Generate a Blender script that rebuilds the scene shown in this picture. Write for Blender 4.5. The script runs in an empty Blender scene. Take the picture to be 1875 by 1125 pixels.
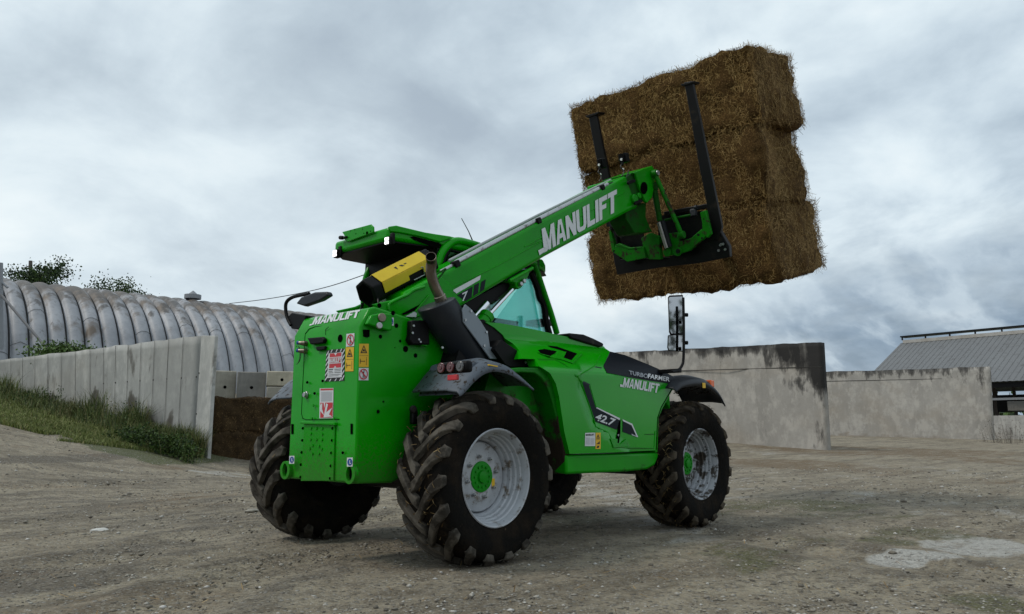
import bpy, bmesh, math, random
import numpy as np
from mathutils import Vector, Matrix, noise as mnoise
R = math.radians
random.seed(7)
S = bpy.context.scene
C = S.collection

# ------------------------------------------------------------------ camera, world, sun
F_PX, PITCH, YAW = 1397.5, R(9.05), R(42.655)        # focal length in px of a 1875 px wide frame
CAM = Vector((-3.876, -4.826, 0.921))
V_ = Vector((math.cos(YAW), math.sin(YAW), 0)); R_ = Vector((math.sin(YAW), -math.cos(YAW), 0)); U_ = Vector((0, 0, 1))
D_ = V_*math.cos(PITCH) + U_*math.sin(PITCH); UP_ = -V_*math.sin(PITCH) + U_*math.cos(PITCH)
cd = bpy.data.cameras.new('camera'); cam = bpy.data.objects.new('camera', cd); C.objects.link(cam)
cd.sensor_width = 36; cd.lens = 36*F_PX/1875; cd.clip_start = .05; cd.clip_end = 6000
cam.matrix_world = Matrix(((R_.x, UP_.x, -D_.x, CAM.x), (R_.y, UP_.y, -D_.y, CAM.y), (R_.z, UP_.z, -D_.z, CAM.z), (0, 0, 0, 1)))
S.camera = cam
S.view_settings.view_transform = 'Standard'; S.view_settings.look = 'None'
S.view_settings.exposure = 0.0; S.view_settings.gamma = 1
SUN_AZ, SUN_EL = YAW + R(105), R(52)                 # sun behind the clouds, high to the left

def nn(nt, typ, **kw):
    n = nt.nodes.new(typ)
    for k, v in kw.items():
        if k.startswith('i_'): n.inputs[k[2:].replace('_', ' ')].default_value = v
        elif k[0] == 'n' and k[1:].isdigit(): n.inputs[int(k[1:])].default_value = v
        else: setattr(n, k, v)
    return n
def math_n(nt, op, a, b=None, c=None, clamp=False):
    n = nt.nodes.new('ShaderNodeMath'); n.operation = op; n.use_clamp = clamp
    for i, x in enumerate((a, b, c)):
        if x is None: continue
        if isinstance(x, (int, float)): n.inputs[i].default_value = x
        else: nt.links.new(x, n.inputs[i])
    return n.outputs[0]
def ramp(nt, fac, stops, interp='LINEAR'):
    n = nt.nodes.new('ShaderNodeValToRGB'); cr = n.color_ramp; cr.interpolation = interp
    while len(cr.elements) < len(stops): cr.elements.new(.5)
    for e, (p, c) in zip(cr.elements, stops):
        e.position = p; e.color = (*c, 1) if hasattr(c, '__len__') else (c, c, c, 1)
    nt.links.new(fac, n.inputs[0]); return n.outputs[0]
def mixc(nt, fac, a, b, mode='MIX'):
    n = nt.nodes.new('ShaderNodeMix'); n.data_type = 'RGBA'; n.blend_type = mode
    for i, x in ((0, fac), (6, a), (7, b)):
        if isinstance(x, (int, float)): n.inputs[i].default_value = x
        elif isinstance(x, (tuple, list)): n.inputs[i].default_value = (*x, 1)
        else: nt.links.new(x, n.inputs[i])
    return n.outputs[2]

W = bpy.data.worlds.new('World'); S.world = W; W.use_nodes = True
nt = W.node_tree; nt.nodes.clear()
out = nt.nodes.new('ShaderNodeOutputWorld'); bg1 = nt.nodes.new('ShaderNodeBackground'); bg2 = nt.nodes.new('ShaderNodeBackground')
sky = nn(nt, 'ShaderNodeTexSky', sky_type='NISHITA', sun_disc=False, sun_elevation=SUN_EL, sun_rotation=R(90)-SUN_AZ)
nt.links.new(sky.outputs[0], bg1.inputs[0]); bg1.inputs[1].default_value = .05
tc = nt.nodes.new('ShaderNodeTexCoord'); sep = nt.nodes.new('ShaderNodeSeparateXYZ')
nt.links.new(tc.outputs['Generated'], sep.inputs[0])
zc = math_n(nt, 'ADD', math_n(nt, 'MAXIMUM', sep.outputs[2], 0.0), .34)
cmb = nt.nodes.new('ShaderNodeCombineXYZ')
nt.links.new(math_n(nt, 'DIVIDE', sep.outputs[0], zc), cmb.inputs[0]); nt.links.new(math_n(nt, 'DIVIDE', sep.outputs[1], zc), cmb.inputs[1])
def wnoise(scale, detail, rough, loc=(0, 0, 0), dist=0.0, sc=(1, 1, 1), rot=0):
    mp = nn(nt, 'ShaderNodeMapping'); mp.inputs['Location'].default_value = loc; mp.inputs['Scale'].default_value = sc
    mp.inputs['Rotation'].default_value = (0, 0, rot)
    nt.links.new(cmb.outputs[0], mp.inputs[0])
    n = nn(nt, 'ShaderNodeTexNoise', i_Scale=scale, i_Detail=detail, i_Roughness=rough, i_Distortion=dist)
    nt.links.new(mp.outputs[0], n.inputs['Vector']); return n.outputs[0]
n1 = wnoise(1.05, 9, .52, (3.1, 1.4, 0), .25)
n2 = wnoise(2.9, 9, .56, (8.2, 2.0, 0), .35)
n4 = wnoise(7.0, 5, .55, (2.2, 7.0, 0), .5)
n3 = wnoise(.4, 3, .5, (1.0, 5.0, 0))
s = math_n(nt, 'ADD', math_n(nt, 'ADD', math_n(nt, 'MULTIPLY', n1, .50), math_n(nt, 'MULTIPLY', n4, .08)), math_n(nt, 'ADD', math_n(nt, 'MULTIPLY', n2, .34), math_n(nt, 'MULTIPLY', n3, .18)))
cl = ramp(nt, s, [(.40, (.32, .40, .49)), (.465, (.44, .535, .62)), (.52, (.58, .685, .765)), (.575, (.73, .835, .895)), (.65, (.89, .965, .99))])
# low blue-grey bank in the far right of the sky
rd = (R_*.62 + V_*.78).normalized()
dt = nn(nt, 'ShaderNodeVectorMath', operation='DOT_PRODUCT'); dt.inputs[1].default_value = rd
nt.links.new(tc.outputs['Generated'], dt.inputs[0])
az = nn(nt, 'ShaderNodeMapRange', n1=.80, n2=.985); nt.links.new(dt.outputs['Value'], az.inputs[0])
el = nn(nt, 'ShaderNodeMapRange', n1=.26, n2=.09); nt.links.new(math_n(nt, 'ADD', sep.outputs[2], math_n(nt, 'MULTIPLY', math_n(nt, 'SUBTRACT', n2, .5), .22)), el.inputs[0])
bank = math_n(nt, 'MULTIPLY', az.outputs[0], el.outputs[0], clamp=True)
bankc = ramp(nt, wnoise(4.5, 7, .55, (0, 3, 0), .2, (.75, 1.6, 1), YAW), [(.38, (.10, .165, .25)), (.5, (.18, .26, .36)), (.60, (.38, .47, .56))])
cl = mixc(nt, math_n(nt, 'MULTIPLY', bank, .85), cl, bankc)
# bright veil low in the left
ld = (R_*-.45 + V_*.9).normalized()
dl = nn(nt, 'ShaderNodeVectorMath', operation='DOT_PRODUCT'); dl.inputs[1].default_value = ld
nt.links.new(tc.outputs['Generated'], dl.inputs[0])
la = nn(nt, 'ShaderNodeMapRange', n1=.72, n2=.98); nt.links.new(dl.outputs['Value'], la.inputs[0])
cl = mixc(nt, math_n(nt, 'MULTIPLY', la.outputs[0], .34), cl, (.78, .86, .89))
nt.links.new(cl, bg2.inputs[0]); bg2.inputs[1].default_value = 1.08
mx = nt.nodes.new('ShaderNodeMixShader'); mx.inputs[0].default_value = .93
nt.links.new(bg1.outputs[0], mx.inputs[1]); nt.links.new(bg2.outputs[0], mx.inputs[2]); nt.links.new(mx.outputs[0], out.inputs[0])
sl = bpy.data.lights.new('sun', 'SUN'); sl.energy = 1.35; sl.angle = R(12); sl.color = (1, .94, .84)
so = bpy.data.objects.new('sun', sl); C.objects.link(so)
sd = Vector((math.cos(SUN_EL)*math.cos(SUN_AZ), math.cos(SUN_EL)*math.sin(SUN_AZ), math.sin(SUN_EL)))
so.rotation_euler = sd.to_track_quat('Z', 'Y').to_euler(); so.location = (0, 0, 30)

# ------------------------------------------------------------------ geometry helpers
def ray(px, py): return D_ + R_*((px-937.5)/F_PX) - UP_*((py-562.5)/F_PX)
def on(px, py, ax, val):
    d = ray(px, py); i = 'xyz'.index(ax); return CAM + d*((val-CAM[i])/d[i])
def onp(px, py, p0, n):
    d = ray(px, py); return CAM + d*((p0-CAM).dot(n)/d.dot(n))
def pd(px, py, dep):
    d = ray(px, py); return CAM + d*(dep/d.dot(V_))
def sf(px, py, fn, off=0.0):
    y = -1.05
    for _ in range(12):
        p = on(px, py, 'y', y - off); y = fn(p.x, p.z)
    return on(px, py, 'y', y - off)

class MB:
    def __init__(s): s.b = bmesh.new(); s.mi = 0
    def _f(s, vs):
        try: f = s.b.faces.new(vs)
        except ValueError: return None
        f.material_index = s.mi; return f
    def poly(s, pts):
        return s._f([s.b.verts.new(p) for p in pts])
    def prism(s, pts, off):
        off = Vector(off); a = [s.b.verts.new(p) for p in pts]; b = [s.b.verts.new(Vector(p)+off) for p in pts]
        s._f(a); s._f(b[::-1]); n = len(a)
        for i in range(n): s._f((a[i], b[i], b[(i+1) % n], a[(i+1) % n]))
        return s
    def loft(s, rings, cap=True, closed=True):
        rs = [[s.b.verts.new(p) for p in r] for r in rings]
        for a, b in zip(rs, rs[1:]):
            n = len(a)
            for i in range(n if closed else n-1): s._f((a[i], a[(i+1) % n], b[(i+1) % n], b[i]))
        if cap and closed: s._f(rs[0][::-1]); s._f(rs[-1])
        return s
    def box(s, c, sz, m=None):
        c = Vector(c); hx, hy, hz = sz[0]/2, sz[1]/2, sz[2]/2
        m = m or Matrix.Identity(3)
        r = [[c + m @ Vector((x*hx, y*hy, z)) for x, y in ((-1, -1), (1, -1), (1, 1), (-1, 1))] for z in (-hz, hz)]
        return s.loft(r)
    def tube(s, pts, r, seg=12, cap=True):
        pts = [Vector(p) for p in pts]; n = len(pts); rs = r if hasattr(r, '__len__') else [r]*n
        rings = []; prev = None
        for i, p in enumerate(pts):
            t = (pts[min(i+1, n-1)] - pts[max(i-1, 0)]).normalized()
            if prev is None:
                a = t.orthogonal().normalized()
            else:
                a = (prev - t*prev.dot(t)).normalized()
            prev = a; b = t.cross(a)
            rings.append([p + (a*math.cos(k*2*math.pi/seg) + b*math.sin(k*2*math.pi/seg))*rs[i] for k in range(seg)])
        return s.loft(rings, cap)
    def disc(s, c, ax, r, h, seg=20):
        ax = Vector(ax).normalized(); c = Vector(c); return s.tube([c, c+ax*h], r, seg)
    def lathe(s, prof, seg=64, ax='y', closed=False, start=0, end=2*math.pi):
        rings = []
        for k in range(seg):
            a = k*2*math.pi/seg
            rings.append([Vector((r*math.cos(a), y, r*math.sin(a))) for r, y in prof])
        rs = [[s.b.verts.new(p) for p in r] for r in rings]; n = len(prof)
        for k in range(seg):
            a, b = rs[k], rs[(k+1) % seg]
            for i in range(n if closed else n-1): s._f((a[i], b[i], b[(i+1) % n], a[(i+1) % n]))
        return s
    def build(s, name, mats, parent=None, bev=0, smooth=35, bseg=2, fix=True, solid=0):
        me = bpy.data.meshes.new(name)
        if fix: bmesh.ops.recalc_face_normals(s.b, faces=s.b.faces)
        s.b.to_mesh(me); s.b.free()
        for m in (mats if isinstance(mats, (list, tuple)) else [mats]): me.materials.append(m)
        if smooth:
            me.polygons.foreach_set('use_smooth', [True]*len(me.polygons)); me.set_sharp_from_angle(angle=R(smooth))
        o = bpy.data.objects.new(name, me); C.objects.link(o)
        if parent: o.parent = parent
        if solid:
            m = o.modifiers.new('solid', 'SOLIDIFY'); m.thickness = solid; m.offset = 0
        if bev:
            m = o.modifiers.new('bevel', 'BEVEL'); m.width = bev; m.segments = bseg; m.limit_method = 'ANGLE'; m.angle_limit = R(38)
            m.harden_normals = False
        return o
def tag(o, label=None, cat=None, group=None, kind=None):
    for k, v in (('label', label), ('category', cat), ('group', group), ('kind', kind)):
        if v: o[k] = v
    return o
def empty(name, loc=(0, 0, 0)):
    o = bpy.data.objects.new(name, None); o.location = loc; C.objects.link(o); o.empty_display_size = .2; return o
def raw(name, V, Fc, mats, parent=None, smooth=False, mi=None):
    me = bpy.data.meshes.new(name); V = np.asarray(V, dtype=np.float32); Fc = np.asarray(Fc, dtype=np.int32)
    me.vertices.add(len(V)); me.vertices.foreach_set('co', V.ravel())
    k = Fc.shape[1]; me.loops.add(Fc.size); me.loops.foreach_set('vertex_index', Fc.ravel())
    me.polygons.add(len(Fc)); me.polygons.foreach_set('loop_start', np.arange(len(Fc), dtype=np.int32)*k)
    me.polygons.foreach_set('loop_total', np.full(len(Fc), k, dtype=np.int32))
    for m in (mats if isinstance(mats, (list, tuple)) else [mats]): me.materials.append(m)
    if mi is not None: me.polygons.foreach_set('material_index', np.asarray(mi, dtype=np.int32))
    if smooth: me.polygons.foreach_set('use_smooth', [True]*len(Fc))
    me.update(calc_edges=True)
    o = bpy.data.objects.new(name, me); C.objects.link(o)
    if parent: o.parent = parent
    return o
def smoothpath(pts, n=6):
    pts = [Vector(p) for p in pts]; out = []
    for i in range(len(pts)-1):
        p0 = pts[max(i-1, 0)]; p1 = pts[i]; p2 = pts[i+1]; p3 = pts[min(i+2, len(pts)-1)]
        for k in range(n):
            t = k/n
            out.append(.5*((2*p1) + (p2-p0)*t + (2*p0-5*p1+4*p2-p3)*t*t + (3*p1-p0-3*p2+p3)*t**3))
    out.append(pts[-1]); return out

# ------------------------------------------------------------------ materials
def mat(name, col, rough=.5, metal=0.0, coat=0.0, var=None, bump=None, dirt=None, dirt2=None, spec=.5, rvar=None, coord='Object', alpha=None):
    m = bpy.data.materials.new(name); m.use_nodes = True; t = m.node_tree; P = t.nodes['Principled BSDF']
    P.inputs['Roughness'].default_value = rough; P.inputs['Metallic'].default_value = metal; P.inputs['Coat Weight'].default_value = coat
    P.inputs['Coat Roughness'].default_value = .12; P.inputs['Specular IOR Level'].default_value = spec
    tcn = t.nodes.new('ShaderNodeTexCoord'); co = tcn.outputs[coord]
    def ns(scale, detail=6, rough=.6, dist=0.0):
        n = nn(t, 'ShaderNodeTexNoise', i_Scale=scale, i_Detail=detail, i_Roughness=rough, i_Distortion=dist)
        t.links.new(co, n.inputs['Vector']); return n.outputs[0]
    c = tuple(col)
    cur = None
    if var:   # (scale, colour2, lo, hi)
        cur = mixc(t, ramp(t, ns(var[0]), [(var[2], 0), (var[3], 1)]), c, tuple(var[1]))
    for dd in (dirt, dirt2):
        if dd:   # (scale, colour, lo, hi)
            fac = ramp(t, ns(dd[0], 8, .65), [(dd[2], 0), (dd[3], 1)])
            cur = mixc(t, fac, cur if cur is not None else c, tuple(dd[1]))
            rr = mixc(t, fac, (rough,)*3, (.85,)*3); t.links.new(rr, P.inputs['Roughness'])
    if cur is not None: t.links.new(cur, P.inputs['Base Color'])
    else: P.inputs['Base Color'].default_value = (*c, 1)
    if bump:
        b = nn(t, 'ShaderNodeBump', i_Strength=bump[1], i_Distance=bump[2] if len(bump) > 2 else .02)
        t.links.new(ns(bump[0], 8, .65), b.inputs['Height']); t.links.new(b.outputs[0], P.inputs['Normal'])
    return m
def height_dirt(m, z0, z1, col, scale=9, amount=.8):
    """splashed mud that thins out with height, with a broken noisy edge"""
    t = m.node_tree; P = t.nodes['Principled BSDF']; g = t.nodes.new('ShaderNodeNewGeometry'); sp = t.nodes.new('ShaderNodeSeparateXYZ')
    t.links.new(g.outputs['Position'], sp.inputs[0])
    mr = nn(t, 'ShaderNodeMapRange', n1=z0, n2=z1, n3=.36, n4=-.25); t.links.new(sp.outputs[2], mr.inputs[0])
    n = nn(t, 'ShaderNodeTexNoise', i_Scale=scale, i_Detail=9, i_Roughness=.68); t.links.new(g.outputs['Position'], n.inputs['Vector'])
    fac = math_n(t, 'MULTIPLY', ramp(t, math_n(t, 'ADD', n.outputs[0], mr.outputs[0]), [(.60, 0), (.70, 1)]), amount)
    l = P.inputs['Base Color'].links
    src = l[0].from_socket if l else tuple(P.inputs['Base Color'].default_value)[:3]
    t.links.new(mixc(t, fac, src, tuple(col)), P.inputs['Base Color'])
    r = P.inputs['Roughness'].links; rs = r[0].from_socket if r else (P.inputs['Roughness'].default_value,)*3
    t.links.new(mixc(t, fac, rs, (.9,)*3), P.inputs['Roughness'])
MUD = (.028, .020, .013)
G0 = (.004, .305, .0005)
green = mat('green_paint', G0, .27, coat=.06, spec=.17, var=(1.6, (.002, .21, .002), .35, .7), bump=(3, .03))
height_dirt(green, .35, 1.35, (.05, .07, .025), 55, .45)
green_mid = mat('green_paint_shaded_soiled', (.004, .17, .002), .45, spec=.15, var=(5, (.006, .10, .004), .4, .7), dirt=(9, MUD, .54, .62), bump=(25, .2, .004))  # base darkened for the shade around the fork carriage, mud specks over it
green_pod = mat('green_paint_polished', G0, .20, coat=.10, spec=.28, var=(1.6, (.001, .27, .001), .35, .7), bump=(2.2, .05))
green_sill = mat('green_paint_splashed_low', G0, .36, spec=.22, var=(1.6, (.002, .21, .002), .35, .7), bump=(3, .03))
height_dirt(green_sill, .45, .72, MUD, 11, .8)
green_mud = mat('green_paint_splashed_with_mud', (.002, .19, .002), .45, spec=.2, var=(2.0, (.003, .11, .004), .35, .7), bump=(20, .4, .01))
height_dirt(green_mud, .55, 1.75, MUD, 6, 1.0)
green_dull = mat('dark_green_paint_muddy', (.003, .085, .002), .5, spec=.12, var=(4, (.006, .045, .005), .4, .7), dirt=(12, MUD, .56, .66), bump=(30, .2, .005))  # much darker green base with mud specks
black = mat('black_plastic', (.005, .005, .0055), .5, spec=.12, bump=(60, .1, .002), dirt=(9, (.05, .045, .038), .62, .75))
blackg = mat('black_bonnet_panel', (.003, .005, .009), .42, spec=.12)
steel_b = mat('black_painted_steel', (.005, .005, .0055), .42, spec=.2, bump=(25, .2, .004), dirt=(7, (.028, .021, .014), .60, .74))
hole_m = mat('dark_recess', (.003, .003, .003), .9, spec=.0)
anthra = mat('anthracite_housing', (.014, .017, .022), .42, spec=.25, bump=(45, .12, .002), dirt=(5, (.028, .029, .03), .55, .8))
grey_f = mat('grey_fender_plastic', (.10, .118, .145), .5, spec=.3, var=(3, (.075, .09, .11), .35, .7), dirt=(24, MUD, .56, .61), bump=(40, .1, .003))
shield_m = mat('grey_shield_plate', (.20, .23, .26), .45, metal=.3, dirt=(8, (.12, .12, .11), .6, .8))
chrome = mat('chromed_rod', (.75, .77, .8), .16, metal=1.0)
steel = mat('bare_steel', (.42, .43, .44), .35, metal=.9, dirt=(14, (.12, .10, .08), .55, .75))
pipe_m = mat('heat_stained_exhaust_steel', (.23, .20, .16), .34, metal=.9, var=(5, (.08, .06, .045), .4, .7), dirt=(11, (.03, .02, .015), .58, .75))
rim_m = mat('silver_grey_rim_paint', (.42, .44, .47), .42, var=(6, (.33, .345, .37), .4, .7), dirt=(13, (.13, .105, .078), .55, .66), dirt2=(40, (.06, .045, .03), .62, .68), bump=(30, .15, .003))
rim_mud = mat('silver_rim_caked_in_mud', (.32, .335, .36), .45, dirt=(6, MUD, .50, .55), dirt2=(22, MUD, .58, .64), bump=(12, .6, .01))
hubg = mat('green_hub_paint', (.002, .23, .004), .45, spec=.25, dirt=(20, MUD, .60, .70))
tyre_m = mat('muddy_black_rubber', (.0065, .0058, .005), .9, var=(7, (.020, .014, .009), .45, .75), dirt=(34, (.085, .064, .042), .66, .74), bump=(30, .9, .012), dirt2=(4.5, (.030, .023, .016), .58, .72), spec=.1)
lug_m = mat('worn_dusty_tread_lug', (.098, .086, .070), .8, var=(9, (.022, .018, .013), .42, .60), bump=(50, .6, .006), spec=.3)
lug_mud = mat('tread_lug_packed_with_soil', (.075, .060, .042), .85, var=(8, (.018, .013, .009), .42, .62), bump=(40, .8, .01), spec=.2)
yellow = mat('yellow_cover_paint', (.62, .45, .015), .40, spec=.3, var=(6, (.56, .39, .012), .4, .7), dirt=(10, (.25, .18, .03), .64, .8))
white_d = mat('white_decal', (.62, .64, .66), .4, dirt=(20, (.40, .42, .42), .6, .8))
grey_d = mat('grey_decal', (.26, .28, .31), .4)
dark_d = mat('dark_blue_black_decal', (.004, .009, .014), .4, spec=.12)
red_d = mat('red_decal', (.50, .02, .03), .4)
yel_d = mat('yellow_sticker', (.70, .42, .01), .45)
ora_d = mat('orange_lens', (.75, .12, .01), .25)
blue_d = mat('blue_sticker_mark', (.01, .06, .28), .4)
ink = mat('black_ink', (.01, .01, .01), .6)
red_l = mat('red_lamp_lens', (.07, .002, .003), .15, coat=.3)
clear_l = mat('smoked_lamp_lens', (.05, .05, .05), .12, coat=.3)
mirror_m = mat('mirror_glass', (.33, .35, .38), .03, metal=1.0)
rubber = mat('black_hose_rubber', (.012, .012, .012), .5)
def glass_mat(name, tint, refl=.10):
    m = bpy.data.materials.new(name); m.use_nodes = True; t = m.node_tree; t.nodes.clear()
    o = t.nodes.new('ShaderNodeOutputMaterial'); a = t.nodes.new('ShaderNodeBsdfTransparent'); g = t.nodes.new('ShaderNodeBsdfGlossy')
    a.inputs[0].default_value = (*tint, 1); g.inputs['Roughness'].default_value = .02; g.inputs[0].default_value = (.8, .9, .9, 1)
    lw = nn(t, 'ShaderNodeLayerWeight', i_Blend=.25); mxx = t.nodes.new('ShaderNodeMixShader')
    t.links.new(math_n(t, 'ADD', math_n(t, 'MULTIPLY', lw.outputs['Fresnel'], .6), refl*.4, clamp=True), mxx.inputs[0])
    t.links.new(a.outputs[0], mxx.inputs[1]); t.links.new(g.outputs[0], mxx.inputs[2]); t.links.new(mxx.outputs[0], o.inputs[0]); return m
glass_t = glass_mat('teal_tinted_cab_glass', (.52, .80, .76))
glass_d = glass_mat('dark_cab_glass', (.30, .42, .40), .2)
lamp_on = bpy.data.materials.new('lit_lamp_face'); lamp_on.use_nodes = True
_p = lamp_on.node_tree.nodes['Principled BSDF']; _p.inputs['Emission Color'].default_value = (1, .97, .98, 1); _p.inputs['Emission Strength'].default_value = 1.9

def straw_mat(name, c1, c2, c3):
    m = bpy.data.materials.new(name); m.use_nodes = True; t = m.node_tree; P = t.nodes['Principled BSDF']; P.inputs['Roughness'].default_value = .7
    P.inputs['Specular IOR Level'].default_value = .06
    g = t.nodes.new('ShaderNodeNewGeometry')
    c = ramp(t, g.outputs['Random Per Island'], [(0, c1), (.55, c2), (1, c3)])
    n = nn(t, 'ShaderNodeTexNoise', i_Scale=2.2, i_Detail=4); t.links.new(g.outputs['Position'], n.inputs['Vector'])
    c = mixc(t, ramp(t, n.outputs[0], [(.35, .0), (.7, .6)]), c, (.6, .5, .4), 'MULTIPLY')
    t.links.new(c, P.inputs['Base Color']); return m
straw_s = straw_mat('loose_straw', (.075, .040, .014), (.25, .155, .056), (.52, .36, .155))
straw_dk = straw_mat('shaded_dark_straw', (.03, .018, .009), (.10, .062, .028), (.30, .20, .10))  # darker straw tones stand for the shade on the bales by the blocks
bale_m = mat('compressed_straw', (.105, .058, .020), .9, var=(4, (.05, .027, .009), .35, .7), dirt=(60, (.26, .16, .06), .50, .72), dirt2=(28, (.035, .018, .006), .55, .72), bump=(45, 1.0, .03), spec=.1)
bale_dk = mat('shaded_compressed_straw', (.055, .036, .018), .9, var=(4, (.022, .014, .008), .4, .7), dirt=(40, (.14, .09, .045), .55, .75), bump=(40, 1.0, .03), spec=.1)  # compressed straw darkened, the shade beside the block wall put into its colour
def conc(name, base, dark, streak=.5, base_stain=(.21, .165, .12)):
    m = bpy.data.materials.new(name); m.use_nodes = True; t = m.node_tree; P = t.nodes['Principled BSDF']; P.inputs['Roughness'].default_value = .85
    P.inputs['Specular IOR Level'].default_value = .2
    tcn = t.nodes.new('ShaderNodeTexCoord')
    def ns(scale, sc=(1, 1, 1), detail=8, rough=.6):
        mp = nn(t, 'ShaderNodeMapping'); mp.inputs['Scale'].default_value = sc; t.links.new(tcn.outputs['Object'], mp.inputs[0])
        n = nn(t, 'ShaderNodeTexNoise', i_Scale=scale, i_Detail=detail, i_Roughness=rough); t.links.new(mp.outputs[0], n.inputs['Vector']); return n.outputs[0]
    c = mixc(t, ramp(t, ns(.6), [(.35, 0), (.65, 1)]), base, tuple(x*.82 for x in base))
    c = mixc(t, ramp(t, ns(1.2, (1, 1, .12)), [(.48, 0), (.72, streak)]), c, tuple(x*.5 for x in base))
    c = mixc(t, ramp(t, ns(7), [(.4, 0), (.75, .45)]), c, tuple(x*.72 for x in base))
    c = mixc(t, ramp(t, ns(2.1, (1, 1, .7), 9, .7), [(.47, 0), (.60, .6)]), c, (base[0]*1.28, base[1]*1.27, base[2]*1.26))
    c = mixc(t, ramp(t, ns(.33, (1, 1, 1.6)), [(.5, 0), (.68, .35)]), c, (base[0]*.80, base[1]*.70, base[2]*.58))
    att = nn(t, 'ShaderNodeAttribute', attribute_name='tone')
    c = mixc(t, math_n(t, 'MULTIPLY', att.outputs['Fac'], .9), c, tuple(x*.66 for x in base))
    # dark weathering attribute painted where the wall is black with algae
    at = nn(t, 'ShaderNodeAttribute', attribute_name='algae')
    f = ramp(t, math_n(t, 'ADD', at.outputs['Fac'], math_n(t, 'MULTIPLY', math_n(t, 'SUBTRACT', ns(1.6, (1, 1, .35), 10, .70), .5), 2.2)), [(.22, 0), (.42, .72), (.72, .97)])
    c = mixc(t, f, c, dark)
    at2 = nn(t, 'ShaderNodeAttribute', attribute_name='soil')
    f2 = ramp(t, math_n(t, 'ADD', at2.outputs['Fac'], math_n(t, 'MULTIPLY', math_n(t, 'SUBTRACT', ns(1.6, (1, 1, 1.6)), .5), 1.1)), [(.45, 0), (.75, .85)])
    c = mixc(t, f2, c, base_stain)
    t.links.new(c, P.inputs['Base Color'])
    b = nn(t, 'ShaderNodeBump', i_Strength=.35, i_Distance=.03); t.links.new(ns(5), b.inputs['Height']); t.links.new(b.outputs[0], P.inputs['Normal'])
    return m
conc1 = conc('weathered_bunker_concrete', (.38, .36, .33), (.020, .019, .019))
conc2 = conc('pale_precast_concrete', (.43, .43, .41), (.10, .092, .078), .35)
conc3 = conc('concrete_block_face', (.36, .335, .28), (.06, .055, .05), .3)
leaf_mats = [mat('green_foliage', (.060, .105, .020), .6, var=(3, (.03, .055, .012), .35, .65), spec=.2),
             mat('dark_foliage', (.020, .040, .012), .6, var=(3, (.010, .022, .008), .35, .65), spec=.2),
             mat('dry_grass_foliage', (.10, .095, .035), .7, spec=.2)]
bark = mat('grey_brown_bark', (.09, .075, .06), .85, bump=(20, .6, .02))
wood = mat('weathered_grey_wood', (.10, .085, .075), .8, bump=(12, .4, .01))
galv = mat('weathered_galvanised_sheet', (.22, .23, .245), .5, metal=.25, var=(.5, (.22, .23, .245), .35, .7), dirt=(1.1, (.12, .085, .055), .60, .72), bump=(3, .1, .01))

# ------------------------------------------------------------------ terrain
def ab(p): q = Vector(p)-CAM; return q.dot(R_), q.dot(V_)
ctl = []
for a in (-6, -3, 0, 3, 6, 9):
    for b in (0, 3, 6, 9, 12): ctl.append((a, b, 0.0))
def addp(px, py, dep): p = pd(px, py, dep); a, b = ab(p); ctl.append((a, b, p.z)); return p
for t in ((381, 845, 20), (354, 824, 20.6), (250, 792, 22.4), (150, 762, 24.4), (0, 718, 27.2), (-300, 640, 36), (0, 783, 17), (100, 802, 17.5), (200, 822, 17.5), (-250, 745, 16), (0, 840, 13), (200, 862, 14.5),
          (430, 855, 20.5), (520, 848, 22), (800, 832, 24), (1100, 820, 28), (1345, 813, 31), (1514, 825, 28), (1700, 822, 31), (1818, 806, 42), (1515, 798, 48), (1875, 815, 36), (2200, 815, 40), (1875, 806, 46), (1300, 797, 54)):
    addp(*t)
for a, b, z in ((-30, 60, 3.0), (-10, 60, 2.2), (10, 70, 1.0), (40, 70, .7), (70, 60, .6), (0, -20, 0), (-25, -10, .3), (25, -10, 0), (45, 20, .2), (-30, 30, 2.4), (-40, 10, .8), (0, 100, 1.5), (-60, 90, 3.2), (70, 100, .8), (20, 16, .0), (22, 24, .1)): ctl.append((a, b, z))
ctl = np.array(ctl, dtype=float)
def _k(d2): return np.where(d2 > 1e-9, .5*d2*np.log(np.maximum(d2, 1e-9)), 0.0)
_n = len(ctl); XY = ctl[:, :2]; d2 = ((XY[:, None]-XY[None])**2).sum(-1)
A_ = np.zeros((_n+3, _n+3)); A_[:_n, :_n] = _k(d2)+np.eye(_n)*.6; A_[:_n, _n] = 1; A_[:_n, _n+1:] = XY; A_[_n, :_n] = 1; A_[_n+1:, :_n] = XY.T
sol = np.linalg.solve(A_, np.concatenate([ctl[:, 2], np.zeros(3)]))
def terr_ab(a, b):
    a = np.atleast_1d(np.asarray(a, float)); b = np.atleast_1d(np.asarray(b, float))
    r = np.hypot(a, b); f = np.minimum(1.0, 95/np.maximum(r, 1e-6)); a2, b2 = a*f, b*f
    o = np.empty(len(a2))
    for i in range(0, len(a2), 8000):
        q = np.stack([a2[i:i+8000], b2[i:i+8000]], -1)
        o[i:i+8000] = _k(((q[:, None]-XY[None])**2).sum(-1)) @ sol[:_n] + sol[_n] + q @ sol[_n+1:]
    # flatten the yard under the machine
    dm = np.hypot(a2-2.2, b2-6.8); w = np.clip((dm-4.0)/3.5, 0, 1); w = w*w*(3-2*w)
    return o*w
def ab2w(a, b): return CAM.x + R_.x*a + V_.x*b, CAM.y + R_.y*a + V_.y*b
def gz(x, y):
    a, b = ab((x, y, 0)); return float(terr_ab(a, b)[0])
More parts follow.
